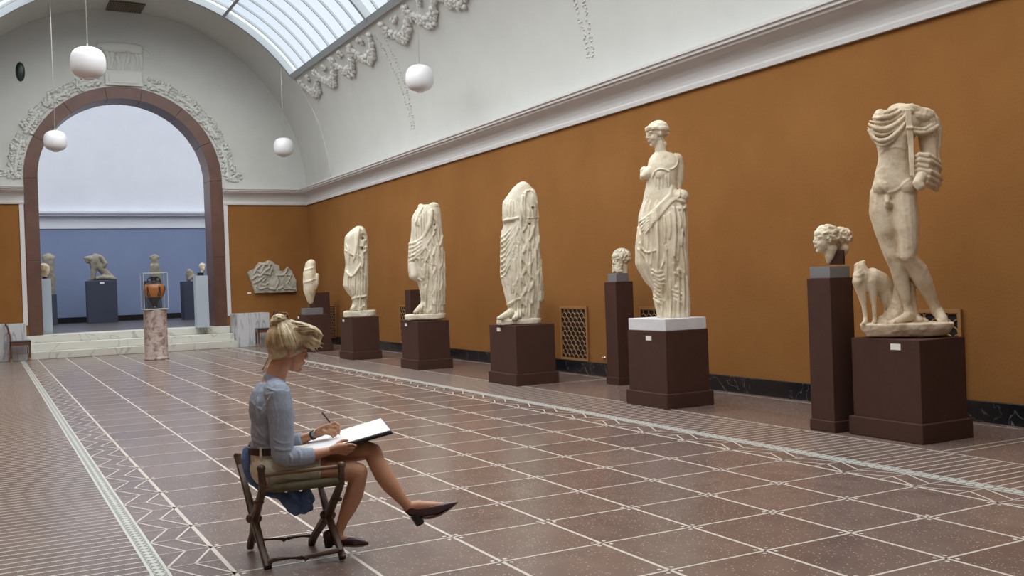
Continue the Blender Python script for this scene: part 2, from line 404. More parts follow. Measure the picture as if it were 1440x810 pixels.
# barrel vault, with the glazed opening between YB and YS
g = G()
def vault(a0, a1, y0, y1, k):
    p, q = arcpts(VX, VZ, VR, a0, a1, k), arcpts(VX, VZ, VR+.22, a0, a1, k)
    g.ring([[(p[i][0], y0, p[i][1]), (p[i][0], y1, p[i][1]), (q[i][0], y1, q[i][1]), (q[i][0], y0, q[i][1])] for i in range(k)])
SA = 36.6
vault(-1, SA, YB-.1, YE+.1, 33); vault(180-SA, 181, YB-.1, YE+.1, 33); vault(SA, 180-SA, YS, YE+.1, 61); vault(SA, 180-SA, YB-.1, YG, 61)
g.box((XR, YB, 4.0), (XR+.3, YE, 4.4)); g.box((XL-.3, YB, 4.0), (XL, YE, 4.4))
struct(g.obj('ceiling', WHITE, smooth=False)).data.shade_smooth()
bpy.data.objects['ceiling'].modifiers.new('edges', 'EDGE_SPLIT').split_angle = math.radians(35)
# skylight
sky = bpy.data.objects.new('window_1', None); COL.objects.link(sky); struct(sky); sky.location = (VX, YS, VZ); sky['label'] = 'long curved skylight of narrow glass strips in the vault'
off = np.array([VX, YS, VZ])
g = G()
for a0, a1 in ((SA, 63.2), (63.2, 116.8), (116.8, 180-SA)):
    p = arcpts(0, 0, VR+.05, a0+.3, a1-.3, 16)
    g.ring([[(x, 0, z), (x, YG-YS, z)] for x, z in p], closed=False, caps=False)
g.obj('glass', PANE, sky, smooth=True)
g = G()
def arcbar(y, wd, h, a0=SA, a1=180-SA):
    p, q = arcpts(0, 0, VR-h*.4, a0, a1, 49), arcpts(0, 0, VR+h*.6, a0, a1, 49)
    g.ring([[(p[i][0], y-wd/2, p[i][1]), (p[i][0], y+wd/2, p[i][1]), (q[i][0], y+wd/2, q[i][1]), (q[i][0], y-wd/2, q[i][1])] for i in range(49)])
ys = [-.63*k for k in range(1, 37) if k % 9]
for y in ys: arcbar(y, .032, .05)
g.obj('glazing_bar', IRON, sky)
g = G()
for k in range(0, 5): arcbar(-.63*9*k-(.05 if k == 0 else 0), .09, .16)
g.obj('main_rib', IRON, sky)
g = G()
for a in (SA-.2, 63.2, 116.8, 180-SA+.2):
    c, s_ = math.cos(math.radians(a)), math.sin(math.radians(a)); t = np.array([-s_, 0, c]); rr_ = np.array([c, 0, s_]); hw = .07 if a in (SA-.2, 180-SA+.2) else .035
    b0 = rr_*(VR-.05)
    P4 = [b0-t*hw, b0+t*hw, b0+t*hw+rr_*.12, b0-t*hw+rr_*.12]
    g.hexa([P4[0], P4[1], P4[2], P4[3]]+[q+np.array([0, YG-YS, 0]) for q in P4])
g.obj('purlin', IRON, sky)
# cornice
PROF = [(0, 0), (.055, 0), (.062, .05), (.045, .075), (.03, .08), (.032, .13), (.045, .19), (.075, .24), (.125, .28), (.20, .305), (.245, .31), (.25, .335), (.285, .345), (.285, .375), (.31, .385), (.315, .42), (.02, .44), (0, .44)]
def cornice(name, p0, p1, nrm, m=MOULD):
    p0, p1, nrm = np.array(p0, float), np.array(p1, float), np.array(nrm, float); z = np.array([0, 0, 1.])
    rows = [[p+nrm*(a-.01)+z*(b+CORN) for a, b in PROF] for p in (p0, p1)]
    g = G(); g.ring(rows); return struct(g.obj(name, m))
cornice('trim_1', (XR, YB, 0), (XR, YE, 0), (-1, 0, 0)); cornice('trim_2', (XL, YB, 0), (XL, YE, 0), (1, 0, 0))
cornice('trim_3', (AX+AO+.02, YE, 0), (XR, YE, 0), (0, -1, 0)); cornice('trim_4', (XL, YE, 0), (AX-AO-.02, YE, 0), (0, -1, 0))
# white strips beside the arch
struct(G().box((4.60, YE-.03, .8), (4.70, YE, CORN)).obj('trim_5', MOULD)); struct(G().box((-.25, YE-.03, .8), (-.15, YE, CORN)).obj('trim_6', MOULD))
# fine ridge where the glazed vault begins
g = G(); g.tube([(x, YS-.04, z) for x, z in arcpts(VX, VZ, VR, 3, SA, 24)], .022, 6); struct(g.obj('trim_7', WHITE, smooth=True))
# baseboards
for nm, a, b in (('baseboard_right', (XR-.03, YB, 0), (XR+.01, YE, .19)), ('baseboard_left', (XL-.01, YB, 0), (XL+.03, YE, .19)), ('baseboard_back', (5.4, YE-.03, 0), (XR, YE+.01, .19))):
    struct(G().box(a, b).obj(nm, BLACKM, bevel=.004))
# stone arch with its joints
arch = empty('stone_arch', (AX, YE, 0), 'red-brown stone round arch framing the opening to the blue room', 'arch')
def seg_arch(a0, a1):
    p, q = arcpts(0, AZ, AI, a0, a1, 8), arcpts(0, AZ, AO+.01, a0, a1, 8); g = G()
    g.ring([[(p[i][0], -.03, p[i][1]), (q[i][0], -.03, q[i][1]), (q[i][0], AD, q[i][1]), (p[i][0], AD, p[i][1])] for i in range(8)]); return g
cuts = [0, 26, 53, 79, 101, 127, 154, 180]
for a0, a1 in zip(cuts[:-1], cuts[1:]): seg_arch(a0+.08, a1-.08).obj('voussoir', ARCHM, arch, bevel=.006)
for sx in (-1, 1):
    xa, xb = sorted((sx*AI, sx*(AO+.01)))
    for z0, z1 in ((UP, 2.35), (2.355, AZ-.004)): G().box((xa, -.03, z0), (xb, AD, z1)).obj('jamb', ARCHM, arch, bevel=.006)
# steps
st = empty('marble_steps', (AX, YE, 0), 'three pale veined marble steps leading up through the arch', 'steps')
for k in range(3): G().box((-2.42, -.86+.3*k+(.2 if k == 2 else 0), .18*k), (2.42, AD+.02, .18*(k+1))).obj('step', STEPM, st, bevel=.012)
# marble blocks either side of the steps
for x0, x1, lb in ((4.66, 5.5, 'pale veined marble block at the right end of the steps, beside the hanging relief'), (-1.3, -.22, 'pale veined marble block at the left end of the steps, behind the chair')):
    t = empty('marble_block', ((x0+x1)/2, 20.8, 0), lb, 'marble block'); hw = (x1-x0)/2
    G().box((-hw, -.42, .16), (hw, .38, .86)).obj('upper_slab', BLOCKM, t, bevel=.006); G().box((-hw-.015, -.435, 0), (hw+.015, .38, .155)).obj('skirting', BLOCKM, t, bevel=.006)

# the blue room beyond
BY, B0, B1, BH = 32.9, -5.0, 13.0, 3.9
struct(G().box((B0, YE+AD, UP-.2), (B1, BY+.1, UP)).obj('floor_upper', noisy('dark_floor', [(.4, (.075, .066, .068)), (.6, (.10, .088, .088))], 3., rough=.3)))
struct(G().box((B0, BY, UP), (B1, BY+.2, BH)).obj('wall_far', BLUEW))
g = G()
for a, b in (((B0, YE+AD, UP), (XL-.3, YE+AD+.15, 7.2)), ((XR+.3, YE+AD, UP), (B1, YE+AD+.15, 7.2)), ((XL-.3, YE+AD, 6.7), (XR+.3, YE+AD+.15, 7.2))): g.box(a, b)
struct(g.obj('wall_far_front', LAV))
struct(G().box((B0, BY-.03, UP), (B1, BY+.01, UP+.2)).obj('baseboard_far', DARK))
g = G(); g.box((B0, BY-.04, BH-.02), (B1, BY+.05, BH+.06)); g.box((B0, BY-.02, BH+.06), (B1, BY+.05, BH+.42)); g.box((B0, BY-.22, BH+.42), (B1, BY+.05, BH+.52)); g.box((B0, BY-.28, BH+.50), (B1, BY+.05, BH+.58))
struct(g.obj('trim_8', LAV))
struct(G().box((B0, BY, BH+.55), (B1, BY+.2, 9.3)).obj('wall_far_upper', LAV))
for nm, a, b in (('wall_far_left', B0-.2, B0), ('wall_far_right', B1, B1+.2)):
    g = G(); g.prism([(a, YE+AD, UP), (a, BY+.2, UP), (a, BY+.2, 9.2), (a, YE+AD, 7.1)], (1, 0, 0), b-a); struct(g.obj(nm, LAV))
struct(G().add([(B0, YE+AD, 7.2), (B1, YE+AD, 7.2), (B1, BY+.1, 9.2), (B0, BY+.1, 9.2)], [(0, 1, 2, 3)]).obj('window_2', PANE2))  # unseen roof, made all glass to brighten the blue room

# plaster reliefs of the end wall -------------------------------------------------
rnd = random.Random(4)
y = YE-.005                                         # leafy wreath following the arch, tied with ribbons
wre = empty('leaf_wreath_relief', (AX, YE, AZ), 'plaster wreath of leaves and fruit curving round the top of the stone arch', 'relief'); WO = np.array([AX, YE, AZ])
def wp(r, a, dy=0.): a = math.radians(a); return np.array([r*math.cos(a), -.005+dy, r*math.sin(a)])
for a0, a1 in ((0, 22), (26, 40), (44, 60), (64, 78), (102, 116), (120, 136), (140, 154), (158, 180)):
    g = G(); g.tube([wp(AO+.19, a) for a in np.linspace(a0+.5, a1-.5, 12)], .05, 6)
    for a in np.arange(a0+.6, a1-.3, .62):
        for k in range(3):
            s_ = rnd.uniform(.022, .05); ro = rnd.random()*3; R = np.array([[math.cos(ro), 0, math.sin(ro)], [0, 1, 0], [-math.sin(ro), 0, math.cos(ro)]])
            g.ell(wp(AO+.07+rnd.random()*.30, a), (s_*1.4, .035+rnd.random()*.03, s_*.8), R, 7, 5)
    if a0 == 0 or a1 == 180:
        for k in range(26): g.ell(wp(AO+.1+rnd.random()*.42, (0 if a0 == 0 else 180)+(1 if a0 == 0 else -1)*rnd.uniform(0, 4.5)), (.05, .045, .03), None, 7, 5)
    g.obj('leaf_spray', PLAS, wre, smooth=True)
for c in (24, 42, 62, 118, 138, 156):
    g = G()
    for dr in (.1, .18, .26, .34): g.tube([wp(AO+dr, a, -.01) for a in (c-2.4, c, c+2.4)], .012, 5)
    g.tube([wp(AO+.08, c), wp(AO+.36, c)], .012, 5); g.obj('ribbon', PLAS, wre, smooth=True)
t = G().box((1.80, YE-.07, AZ+AO+.03), (2.68, YE, AZ+AO+.40)); t.box((1.88, YE-.085, AZ+AO+.09), (2.60, YE-.06, AZ+AO+.33))
tag(t.obj('plaster_tablet', PLAS, bevel=.008), 'blank plaster tablet above the crown of the arch, under the she-wolf', 'tablet')
# she-wolf with two infants, drawn as raised lines and a low body
P = Place((2.2, YE-.02, 7.4)); g = G()
def wl(pts, r=1.1): g.cap([onY(a, b, YE-.015) for a, b in pts], [r*.0175*1.0]*len(pts), 7)
wolf = empty('wolf_relief', (2.3, YE, 7.1), 'low plaster relief of a she-wolf suckling two infants, high above the arch', 'relief')
def low(pts, r):                                    # low, half-sunk body shapes
    q = [onY(a, b, YE) for a, b in pts]; h = G(); h.cap(q, r, 10)
    v = h.verts(); v[:, 1] = YE+(v[:, 1]-YE)*.5; g.add(v, h.f)
low([(146, 66), (160, 67), (180, 67), (193, 70)], [.12, .155, .125, .15])
low([(146, 66), (140, 64), (134, 68)], [.10, .085, .05]); low([(137, 60), (139, 56)], [.03, .012])
for leg in ([(149, 72), (153, 82), (152, 96)], [(157, 72), (158, 84), (155, 96)], [(191, 74), (194, 85), (192, 97)], [(196, 74), (199, 85), (199, 97)]): low(leg, [.075, .05, .035])
low([(197, 65), (207, 70), (214, 76), (212, 81), (207, 81)], [.03, .04, .045, .04, .02])
for o in wolf.children: pass
wb = g.obj('wolf_body', PLAS, wolf, smooth=True); wb.matrix_parent_inverse = Matrix.Translation(-Vector(wolf.location))
for bx, sg in ((165, 1), (181, -1)):
    g = G(); low([(bx, 80), (bx+2*sg, 88)], [.06, .055]); low([(bx+sg, 75)]*1+[(bx+sg, 74.5)], [.045, .045]); low([(bx+2*sg, 88), (bx-2*sg, 97)], [.04, .02]); low([(bx+3*sg, 88), (bx+5*sg, 97)], [.04, .02]); low([(bx, 80), (bx+6*sg, 76)], [.025, .018])
    ib = g.obj('infant', PLAS, wolf, smooth=True); ib.matrix_parent_inverse = Matrix.Translation(-Vector(wolf.location))
# lookout opening high on the left of the end wall
g = G(); g.ell((-.11, YE-.0, 6.94), (.105, .05, .24)); o_ = g.obj('oval_opening', mat('dark_glass', (.012, .022, .018), .3), smooth=True)
tag(o_, 'small dark oval opening high on the end wall, left of the wreath', 'opening')
# air grille in the vault band
t = empty('ceiling_vent', (2.3, 20.8, VZ+VR), 'rectangular brown pierced air grille in the vault above the wolf', 'vent')
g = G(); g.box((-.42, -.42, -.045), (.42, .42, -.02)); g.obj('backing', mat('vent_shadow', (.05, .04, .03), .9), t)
g = G()
for k in range(15): x = -.4+k*.8/14; g.box((x-.014, -.42, -.06), (x+.014, .42, -.045))
for k in range(5): yy = -.4+k*.2; g.box((-.42, yy-.014, -.06), (.42, yy+.014, -.045))
g.obj('lattice', mat('vent_lattice', (.20, .16, .12), .8), t)

# stucco swags of the vault -------------------------------------------------------
def vp(a, y, lift=0.): a = math.radians(a); return np.array([VX+(VR-lift)*math.cos(a), y, VZ+(VR-lift)*math.sin(a)])
def swag(y0, y1, lb):
    g = G(); rnd = random.Random(int(y0*10))
    for k in range(60):
        t = k/59; yy = y0+(y1-y0)*t; sag = 33.6-5.2*(1-(2*t-1)**2)**.8
        for q in range(3): g.ell(vp(sag+rnd.uniform(-1, 1)*(.4+1.*math.sin(PI*t)), yy+rnd.uniform(-.05, .05), .02), (rnd.uniform(.03, .065),)*3, None, 7, 5)
    for k in range(16): g.ell(vp(33.2+rnd.uniform(-2.6, 1.2), y0+rnd.uniform(-.09, .09), .02), (.05, .05, .05), None, 7, 5)
    for k in range(10): g.ell(vp(33.6+rnd.uniform(-1., .8), (y0+y1)/2+rnd.uniform(-.12, .12), .02), (.045,)*3, None, 7, 5)
    tag(g.obj('fruit_swag', STUC, smooth=True), lb, 'relief', 'stucco swags below the skylight')
names = ['nearest the end wall', 'second from the end wall', 'third from the end wall', 'fourth from the end wall, by the heavy rib']
for k in range(4): swag(18.75-1.28*k, 17.55-1.28*k, 'stucco fruit swag under the skylight edge, '+names[k])
names = ['just this side of the heavy skylight rib', 'directly above the right-hand near lamp', 'cut by the top edge of the picture']
for k in range(3): swag(12.95-1.28*k, 11.75-1.28*k, 'stucco fruit swag under the skylight edge, '+names[k])
for yy, lb in ((13.35, 'hanging stucco leaf garland band on the vault behind the right far lamps'), (6.55, 'paired stucco leaf garland on the vault near the top centre')):
    g = G(); rnd = random.Random(9)
    for dy in (-.17, .17):
        for a in np.arange(7.5, 33, .8):
            for q in range(2): g.ell(vp(a+rnd.uniform(-.25, .25), yy+dy*(.35+.65*(a-6)/27)+rnd.uniform(-.04, .04), -.004), (.024, .028, .016), None, 6, 4)
    tag(g.obj('leaf_garland', STUC, smooth=True), lb, 'relief')

# ventilation grilles in the right wall
def grille(y0, y1, z0, z1, lb):
    t = empty('wall_grille', (XR, (y0+y1)/2, z0), lb, 'grille'); h = (y1-y0)/2; H = z1-z0
    G().box((-.012, -h, 0), (-.002, h, H)).obj('backing', DARK, t)
    g = G(); e = .035
    for a, b in (((-.03, -h-e, -e), (-.002, h+e, 0)), ((-.03, -h-e, H), (-.002, h+e, H+e)), ((-.03, -h-e, 0), (-.002, -h, H)), ((-.03, h, 0), (-.002, h+e, H))): g.box(a, b)
    g.obj('frame', GRILL, t)
    g = G(); r = .062; nz = int(H/.07)
    for k in range(nz+1):
        z = k*.07; o2 = (k % 2)*r
        yy = -h-r+o2
        while yy < h+r:
            p = [(-.018, yy+r*math.cos(q), z+r*math.sin(q)) for q in np.linspace(0, PI, 9)]; p = [q for q in p if -h <= q[1] <= h and 0 <= q[2] <= H]
            if len(p) > 2: g.tube(p, .008, 5)
            yy += 2*r
    g.obj('scale_lattice', GRILL, t)
grille(6.97, 7.68, .23, .98, 'pierced fish-scale wall grille fully in view, left of the bearded head on its tall plinth')
grille(.52, 1.22, .23, .98, 'pierced fish-scale wall grille behind the feet of the nude youth with dog')
grille(4.75, 5.55, .23, .98, 'pierced fish-scale wall grille half hidden behind the crowned goddess plinth')
grille(13.8, 14.5, .23, .98, 'pierced fish-scale wall grille low down behind the statue with the slung mantle')
grille(19.03, 19.68, .18, .96, 'pierced fish-scale wall grille deepest in the room by the far corner')
t = empty('wall_socket', (XR, 6.52, .27), 'small metal knob on the ochre wall just above the black skirting', 'socket')
G().lathe([(.022, 0), (.022, .008), (.008, .012), (.008, .03), (.013, .034), (.011, .045)], n=14).obj('knob', mat('steel', (.6, .6, .6), .3, 1), t, smooth=True).rotation_euler = (0, -PI/2, 0)

# lamps
def lamp(x, y, z, lb, d=.5):
    t = empty('pendant_lamp', (x, y, z), lb, 'pendant lamp', 'opal globe lamps on cords'); k = d/.5
    prof = [(.02, .232), (.07, .228), (.125, .214), (.18, .185), (.222, .135), (.243, .07), (.25, 0), (.246, -.07), (.228, -.135), (.195, -.18), (.15, -.208), (.09, -.222), (.075, -.224), (.073, -.243), (.06, -.25), (.01, -.25)]
    G().lathe([(r*k, q*k) for r, q in prof], n=48).obj('globe', OPAL, t, smooth=True)
    G().lathe([(.02, .226), (.02, .25), (.012, .262), (.006, .285)], n=16).obj('cap', IRON, t, smooth=True)
    top = VZ+math.sqrt((VR-.05)**2-(x-VX)**2)-z
    G().tube([(0, 0, .26), (0, 0, top)], .0075, 8).obj('cord', CORD, t, smooth=True)
lamp(.41, 10.27, 4.89, 'large white opal globe lamp, left one of the near pair')
lamp(.48, 19.14, 5.0, 'white opal globe lamp hanging in front of the left side of the arch')
lamp(5.71, 19.14, 5.02, 'white opal globe lamp right of the arch, deepest on that side')
lamp(5.83, 10.55, 5.06, 'white opal globe lamp against the vault, high in the centre of the picture')
# ================================================================ PLINTHS
def plinth(x, y, wx, ly, h, lb, foot=.16, card=None, m=BROWN, name='plinth', group=None, z=0., e=.03):
    """corner nearest the viewer at x,y; extends to +x and +y"""
    t = empty(name, (x+wx/2, y+ly/2, z), lb, 'plinth', group); a, b = wx/2, ly/2
    G().box((-a+e, -b+e, foot-.01), (a-e, b-e, h)).obj('body', m, t, bevel=.004)
    G().box((-a, -b, 0), (a, b, foot)).obj('base', m, t, bevel=.008)
    if card:
        cy, cz = card; G().box((-a+e-.006, cy-.05, cz-.025), (-a+e+.001, cy+.05, cz+.025)).obj('label_card', CARD, t)
    return t
pl = [(5.489, -.193, .60, .77, .83, 'broad dark brown plinth under the nude youth with the dog', (-.12, .77)),
      (5.302, 2.922, .63, .77, .83, 'dark brown plinth carrying the white slab and the crowned goddess', (-.05, .75)),
      (5.263, 6.25, .67, .86, .82, 'dark brown plinth under the round-topped headless draped statue, left of the grille', (.1, .76)),
      (5.313, 9.843, .64, .80, .81, 'dark brown plinth under the draped statue wearing a slung mantle', (.15, .75)),
      (5.272, 13.111, .62, .80, .835, 'dark brown plinth under the narrow veiled headless statue', (.15, .77)),
      (5.35, 16.5, .62, .80, .84, 'dark brown plinth under the small leg-less torso, farthest by the wall', (.3, .78))]
for x, y, a, b, h, lb, cdv in pl: plinth(x, y, a, b, h, lb, card=cdv)
plinth(5.42, .673, .30, .30, 1.35, 'tall slim brown plinth carrying the double portrait head', foot=.10, e=.012, name='tall_plinth')
plinth(6.30, 5.326, .30, .30, 1.37, 'tall slim brown plinth carrying the bearded head, left of the goddess', foot=.10, e=.012, name='tall_plinth')
plinth(6.30, 8.02, .30, .30, 1.36, 'tall slim brown plinth behind the round-topped draped statue, only an edge showing', foot=.10, e=.012, name='tall_plinth')
plinth(6.30, 12.55, .30, .30, 1.34, 'tall slim brown plinth behind the mantle-draped statue, mostly hidden', foot=.10, e=.012, name='tall_plinth')
plinth(6.18, 18.6, .42, .42, 1.34, 'tall brown plinth standing behind the small torso', foot=.10, e=.012, name='tall_plinth')

# ================================================================ HEADS
def head(g, c, h, M, hair='cap', seed=1, beard=False, neck=.6, voxel=None):
    """face looks along local +x of M; h = chin-to-crown height"""
    c = np.asarray(c, float)
    def W(p): return c+M@(np.array(p)*h)
    def E(p, r, rot=None, nu=16, nv=11): g.ell(W(p), tuple(np.array(r)*h), M if rot is None else M@rot, nu, nv)
    E((-.04, 0, .12), (.42, .33, .36)); E((.14, 0, -.08), (.24, .245, .36)); E((.17, 0, -.30), (.17, .17, .15)); E((.285, 0, -.40), (.07, .08, .065))
    E((-.02, .0, -.2), (.2, .23, .22))
    for s in (-1, 1):
        E((.235, .12*s, -.14), (.11, .10, .13)); E((.30, .115*s, .075), (.085, .115, .04)); E((.325, .115*s, .0), (.045, .065, .035))
        E((-.0, .315*s, -.02), (.06, .045, .11))
    g.cap([W((.355, 0, .09)), W((.395, 0, .0)), W((.43, 0, -.095))], [.034*h, .04*h, .047*h], 8)
    for s in (-1, 1): E((.40, .045*s, -.125), (.045, .035, .03))
    E((.365, 0, -.212), (.05, .085, .026)); E((.358, 0, -.262), (.05, .07, .03)); E((.33, 0, -.235), (.05, .10, .07)); E((.32, 0, .2), (.10, .19, .13))
    if neck: g.cap([W((-.04, 0, -.25)), W((-.09, 0, -.35-neck*.4)), W((-.12, 0, -.35-neck))], [.20*h, .195*h, .22*h], 16)
    rnd = random.Random(seed)
    if hair == 'curls':
        for k in range(230):
            a = rnd.uniform(-PI, PI); b = rnd.uniform(-.35, 1.5); ca = math.cos(a)
            if ca > .35 and b < .62 and abs(math.sin(a)) < .8: continue
            p = (-.05+.43*math.cos(b)*ca, .35*math.cos(b)*math.sin(a), .12+.37*math.sin(b))
            r = rnd.uniform(.035, .06); E(p, (r, r, r), None, 8, 6)
    if hair == 'wreath':
        for k in range(60):
            a = k/60*2*PI; z = .20+.05*math.cos(a)
            for q in range(2): r = rnd.uniform(.035, .055); E((-.04+.42*math.cos(a), .345*math.sin(a), z-.06*q-.02*(math.cos(a) < .3)), (r, r, r*1.1), None, 8, 6)
        E((-.36, 0, -.02), (.15, .17, .16)); E((-.1, 0, .17), (.40, .35, .33))
    if beard:
        for k in range(90):
            a = rnd.uniform(-1.25, 1.25); z = rnd.uniform(-.48, -.18); r = rnd.uniform(.04, .065)
            E((.1+.26*math.cos(a), .25*math.sin(a), z), (r, r, r), None, 8, 6)

# ================================================================ STATUES
# ---- nude youth with a dog
base = (5.79, .18, .83); P = Place(base)
t = empty('youth_statue', base, 'life-size headless marble statue of a nude youth with cloak and dog at its feet', 'statue')
g = G()
# slab
rows = []
for px_, py_, k in ((0, 473, .72), (0, 471, .86), (0, 462, .97), (0, 456, 1.), (0, 453.5, .985)):
    c = P(1274.5, py_, 0.)
    rows.append([c+P.U*math.cos(q)*63.5*P.s*.965*k*(1+.04*math.sin(3*q))+P.V*(math.sin(q)*36*P.s*k*(1+.05*math.cos(2*q))) for q in np.arange(36)*2*PI/36])
slab = G(); slab.ring(rows)
remesh('slab', slab, .010, MAR1, t, smooth=1, rough=.006, rscale=14, zmin=.001)
b = G()
limb(b, P, [(1243, 272, -4, 19), (1240, 300, 0, 17.5), (1245, 325, 3, 14.5), (1251, 350, 5, 11), (1254, 359, 6, 10.2), (1262, 374, 4, 11), (1267, 392, 1, 10.8), (1272, 412, 0, 8.2), (1277, 432, 0, 6.6), (1279, 445, 1, 7.6)])
limb(b, P, [(1279, 444, 2, 8), (1268, 450, 8, 6.5), (1258, 453, 13, 5), (1250, 454.5, 16, 3.6)])
for k in range(5): limb(b, P, [(1258-k*.3, 453, 10+k*2.2, 2.6), (1249+k*1.5, 455, 15+k*2.3, 2.2)])
limb(b, P, [(1269, 272, 0, 19), (1272, 298, 5, 18.5), (1275, 322, 9, 16.5), (1277, 345, 12, 13.5), (1276, 360, 13, 12), (1281, 368, 9, 11.5), (1291, 380, 3, 13), (1299, 397, -3, 12.3), (1306, 412, -9, 9.6), (1313, 427, -14, 7.6), (1318, 439, -17, 7.8)])
limb(b, P, [(1319, 437, -16, 7.6), (1323, 445, -10, 7.5), (1326, 449, -4, 7)])
for k in range(5): limb(b, P, [(1320+k*2.3, 449, -4, 3), (1320.5+k*2.7, 453, 2-k*.6, 2.5)])
blob(b, P, 1275.5, 361, 18, 8, 7, 8)
# pelvis, belly, chest
loft(b, P, [(283, 1228, 1288, 14, 0), (274, 1225.5, 1291, 18, 0), (262, 1226.5, 1290, 20, 0), (250, 1229.5, 1286, 19.5, 0), (242, 1231, 1283, 18.5, 0), (232, 1233.5, 1281, 17.5, 0), (224, 1235, 1279.5, 17, 0), (212, 1234, 1280, 17.5, 0), (200, 1231, 1283, 18, 0), (188, 1229, 1290, 18, -1), (175, 1231, 1299, 17, -2), (165, 1237, 1306, 15, -3), (156, 1248, 1302, 12, -3), (149, 1256, 1290, 8, -3)], fold=0, nth=40, nz=60)
blob(b, P, 1250, 243, 9, 14, 9, 19, roll=4); blob(b, P, 1264, 240, 9, 13, 8, 18); blob(b, P, 1251, 222, 8, 10, 8, 9); blob(b, P, 1265, 221, 8, 10, 8, 9); blob(b, P, 1251, 208, 7, 11, 8, 8); blob(b, P, 1267, 207, 7, 11, 8, 8)
blob(b, P, 1243, 264, 3, 16, 18, 16); blob(b, P, 1274, 264, 4, 16, 18, 16)
blob(b, P, 1242, 191, 9, 14, 8, 10); blob(b, P, 1268, 190, 9, 13, 8, 10)
blob(b, P, 1264, 158, -4, 17, 14, 13); blob(b, P, 1241, 166, -4, 14, 13, 12); blob(b, P, 1296, 168, -5, 18, 15, 13, roll=10)
# male parts
limb(b, P, [(1247, 276, 15, 4.2), (1248, 284, 20, 3.2)]); blob(b, P, 1249.5, 287, 15, 5.8, 6, 5.5); blob(b, P, 1246, 275, 12, 9, 6, 5)
# arm on the right of the picture
limb(b, P, [(1301, 165, -4, 13.5), (1304, 186, -5, 13.2), (1306, 206, -6, 12), (1308, 220, -3, 10.5)]); limb(b, P, [(1308, 220, -4, 10.5), (1303, 236, 14, 10), (1294, 252, 26, 8.5)])
limb(b, P, [(1296, 247, 24, 8), (1290, 259, 33, 7), (1294, 262, 33, 6.5)])
gb = G(); gb.v = list(b.v); gb.f = list(b.f); gb.n = b.n; gb.mi = list(b.mi)
strokes(gb, P, [([(1258, 205), (1258, 225), (1257, 242)], 1.2, -1.8), ([(1230, 240), (1237, 262), (1247, 272), (1262, 268), (1276, 253), (1288, 250)], 2.2, -.6),
                ([(1238, 216), (1247, 207), (1258, 206), (1270, 208), (1277, 214)], 2.2, -.8), ([(1231, 246), (1236, 238), (1244, 234)], 1.6, -.6)])
bare = b
remesh('body', gb, .0072, MAR1, t, smooth=3, rough=.0015, rscale=30)
# cloak over chest and shoulder
ck = G()
def cl(pts, r): limb(ck, P, pts if len(pts[0]) == 4 else [(a, b_, c, r) for a, b_, c in pts], 10)
rnd = random.Random(2)
blob(ck, P, 1243, 186, 7, 19.5, 11, 17.5, roll=-12); blob(ck, P, 1250, 170, 4, 20, 14, 16, roll=-30); blob(ck, P, 1276, 157, -1, 22, 15, 11, roll=6); blob(ck, P, 1238, 164, 2, 9, 12, 11)
blob(ck, P, 1297, 163, -1, 17, 16, 12, roll=18)
for k, (x0, x1, dip) in enumerate(((1224, 1277, 205), (1221, 1276, 198.5), (1220, 1274, 190), (1222, 1273, 182), (1223, 1270, 173), (1228, 1266, 165.5), (1236, 1262, 158))):
    y0, y1 = 188-k*4.5, 172-k*3.4; m_ = 1238+k*2.5; L_ = []
    for t_ in np.linspace(0, 1, 11):
        x = (1-t_)**2*x0+2*t_*(1-t_)*m_+t_**2*x1; yq = (1-t_)**2*y0+2*t_*(1-t_)*(2*dip-(y0+y1)/2-2)+t_**2*y1
        L_.append((x, yq, 21-7*abs(2*t_-1)**2-k*1.0+(k % 2)*2.2, (1.6, 2.9, 1.9, 3.2, 2., 3., 2.)[k]*(.6+.6*math.sin(PI*t_))))
    cl(L_, 0)
for k in range(5): cl([(1270+k*3, 152-k, 8, 3), (1287+k*2, 150+k*2, 10, 3.2), (1302+k*2, 156+k*3, 10-k, 3.2), (1313, 170+k*5, 3, 3)], 3)
cl([(1283, 186, 10, 3.5), (1296, 188, 13, 3.8), (1308, 184, 9, 4), (1317, 178, 2, 4)], 3); cl([(1284, 181, 10, 3), (1300, 182, 13, 3), (1314, 174, 4, 3)], 3)
for k in range(4): cl([(1309+k*2, 160+k*3, -9, 6), (1316+k, 185, -11, 5.5), (1317+k*.6, 203, -11, 5), (1315+k*.4, 222, -9, 3.5)], 5)
for k in range(6):                                   # wound over the forearm
    yy = 216+k*7.2; dx = (0, 2, -1, 3, 1, -3)[k]; cl([(1286-dx*.3, yy+5, 18, 2.4), (1293, yy+1, 27, 3.6), (1304+dx, yy+3+k*.4, 25, 4.6), (1315+dx, yy+10, 12, 4.6), (1320+dx, yy+15, -2, 3.4)], 3.6)
    cl([(1290, yy+5, 24, 1.6), (1300, yy+7, 26, 2.2), (1312+dx, yy+12, 15, 2.2)], 2)
blob(ck, P, 1303, 240, 8, 16, 16, 20, roll=-12)
cl([(1317, 216, -6, 4), (1320, 232, -2, 4), (1321, 240, 2, 3)], 4)
remesh('cloak', ck, .0056, MAR1, t, smooth=1, rough=.002, rscale=30)
sw = G()
sw.hexa([P(a, b_, c*P.s) for b_, zz in ((203, 0), (153, 0)) for a, c in (((1276.5, 21), (1285.5, 21), (1285.5, 27), (1276.5, 27)) if b_ == 203 else ((1272.5, 20), (1281.5, 20), (1281.5, 26), (1272.5, 26)))])
sw.hexa([P(a, b_, c*P.s) for b_ in (248, 203) for a, c in (((1279.5, 26), (1286.5, 26), (1286.5, 31), (1279.5, 31)) if b_ == 248 else ((1277, 21.5), (1285, 21.5), (1285, 26.5), (1277, 26.5)))])
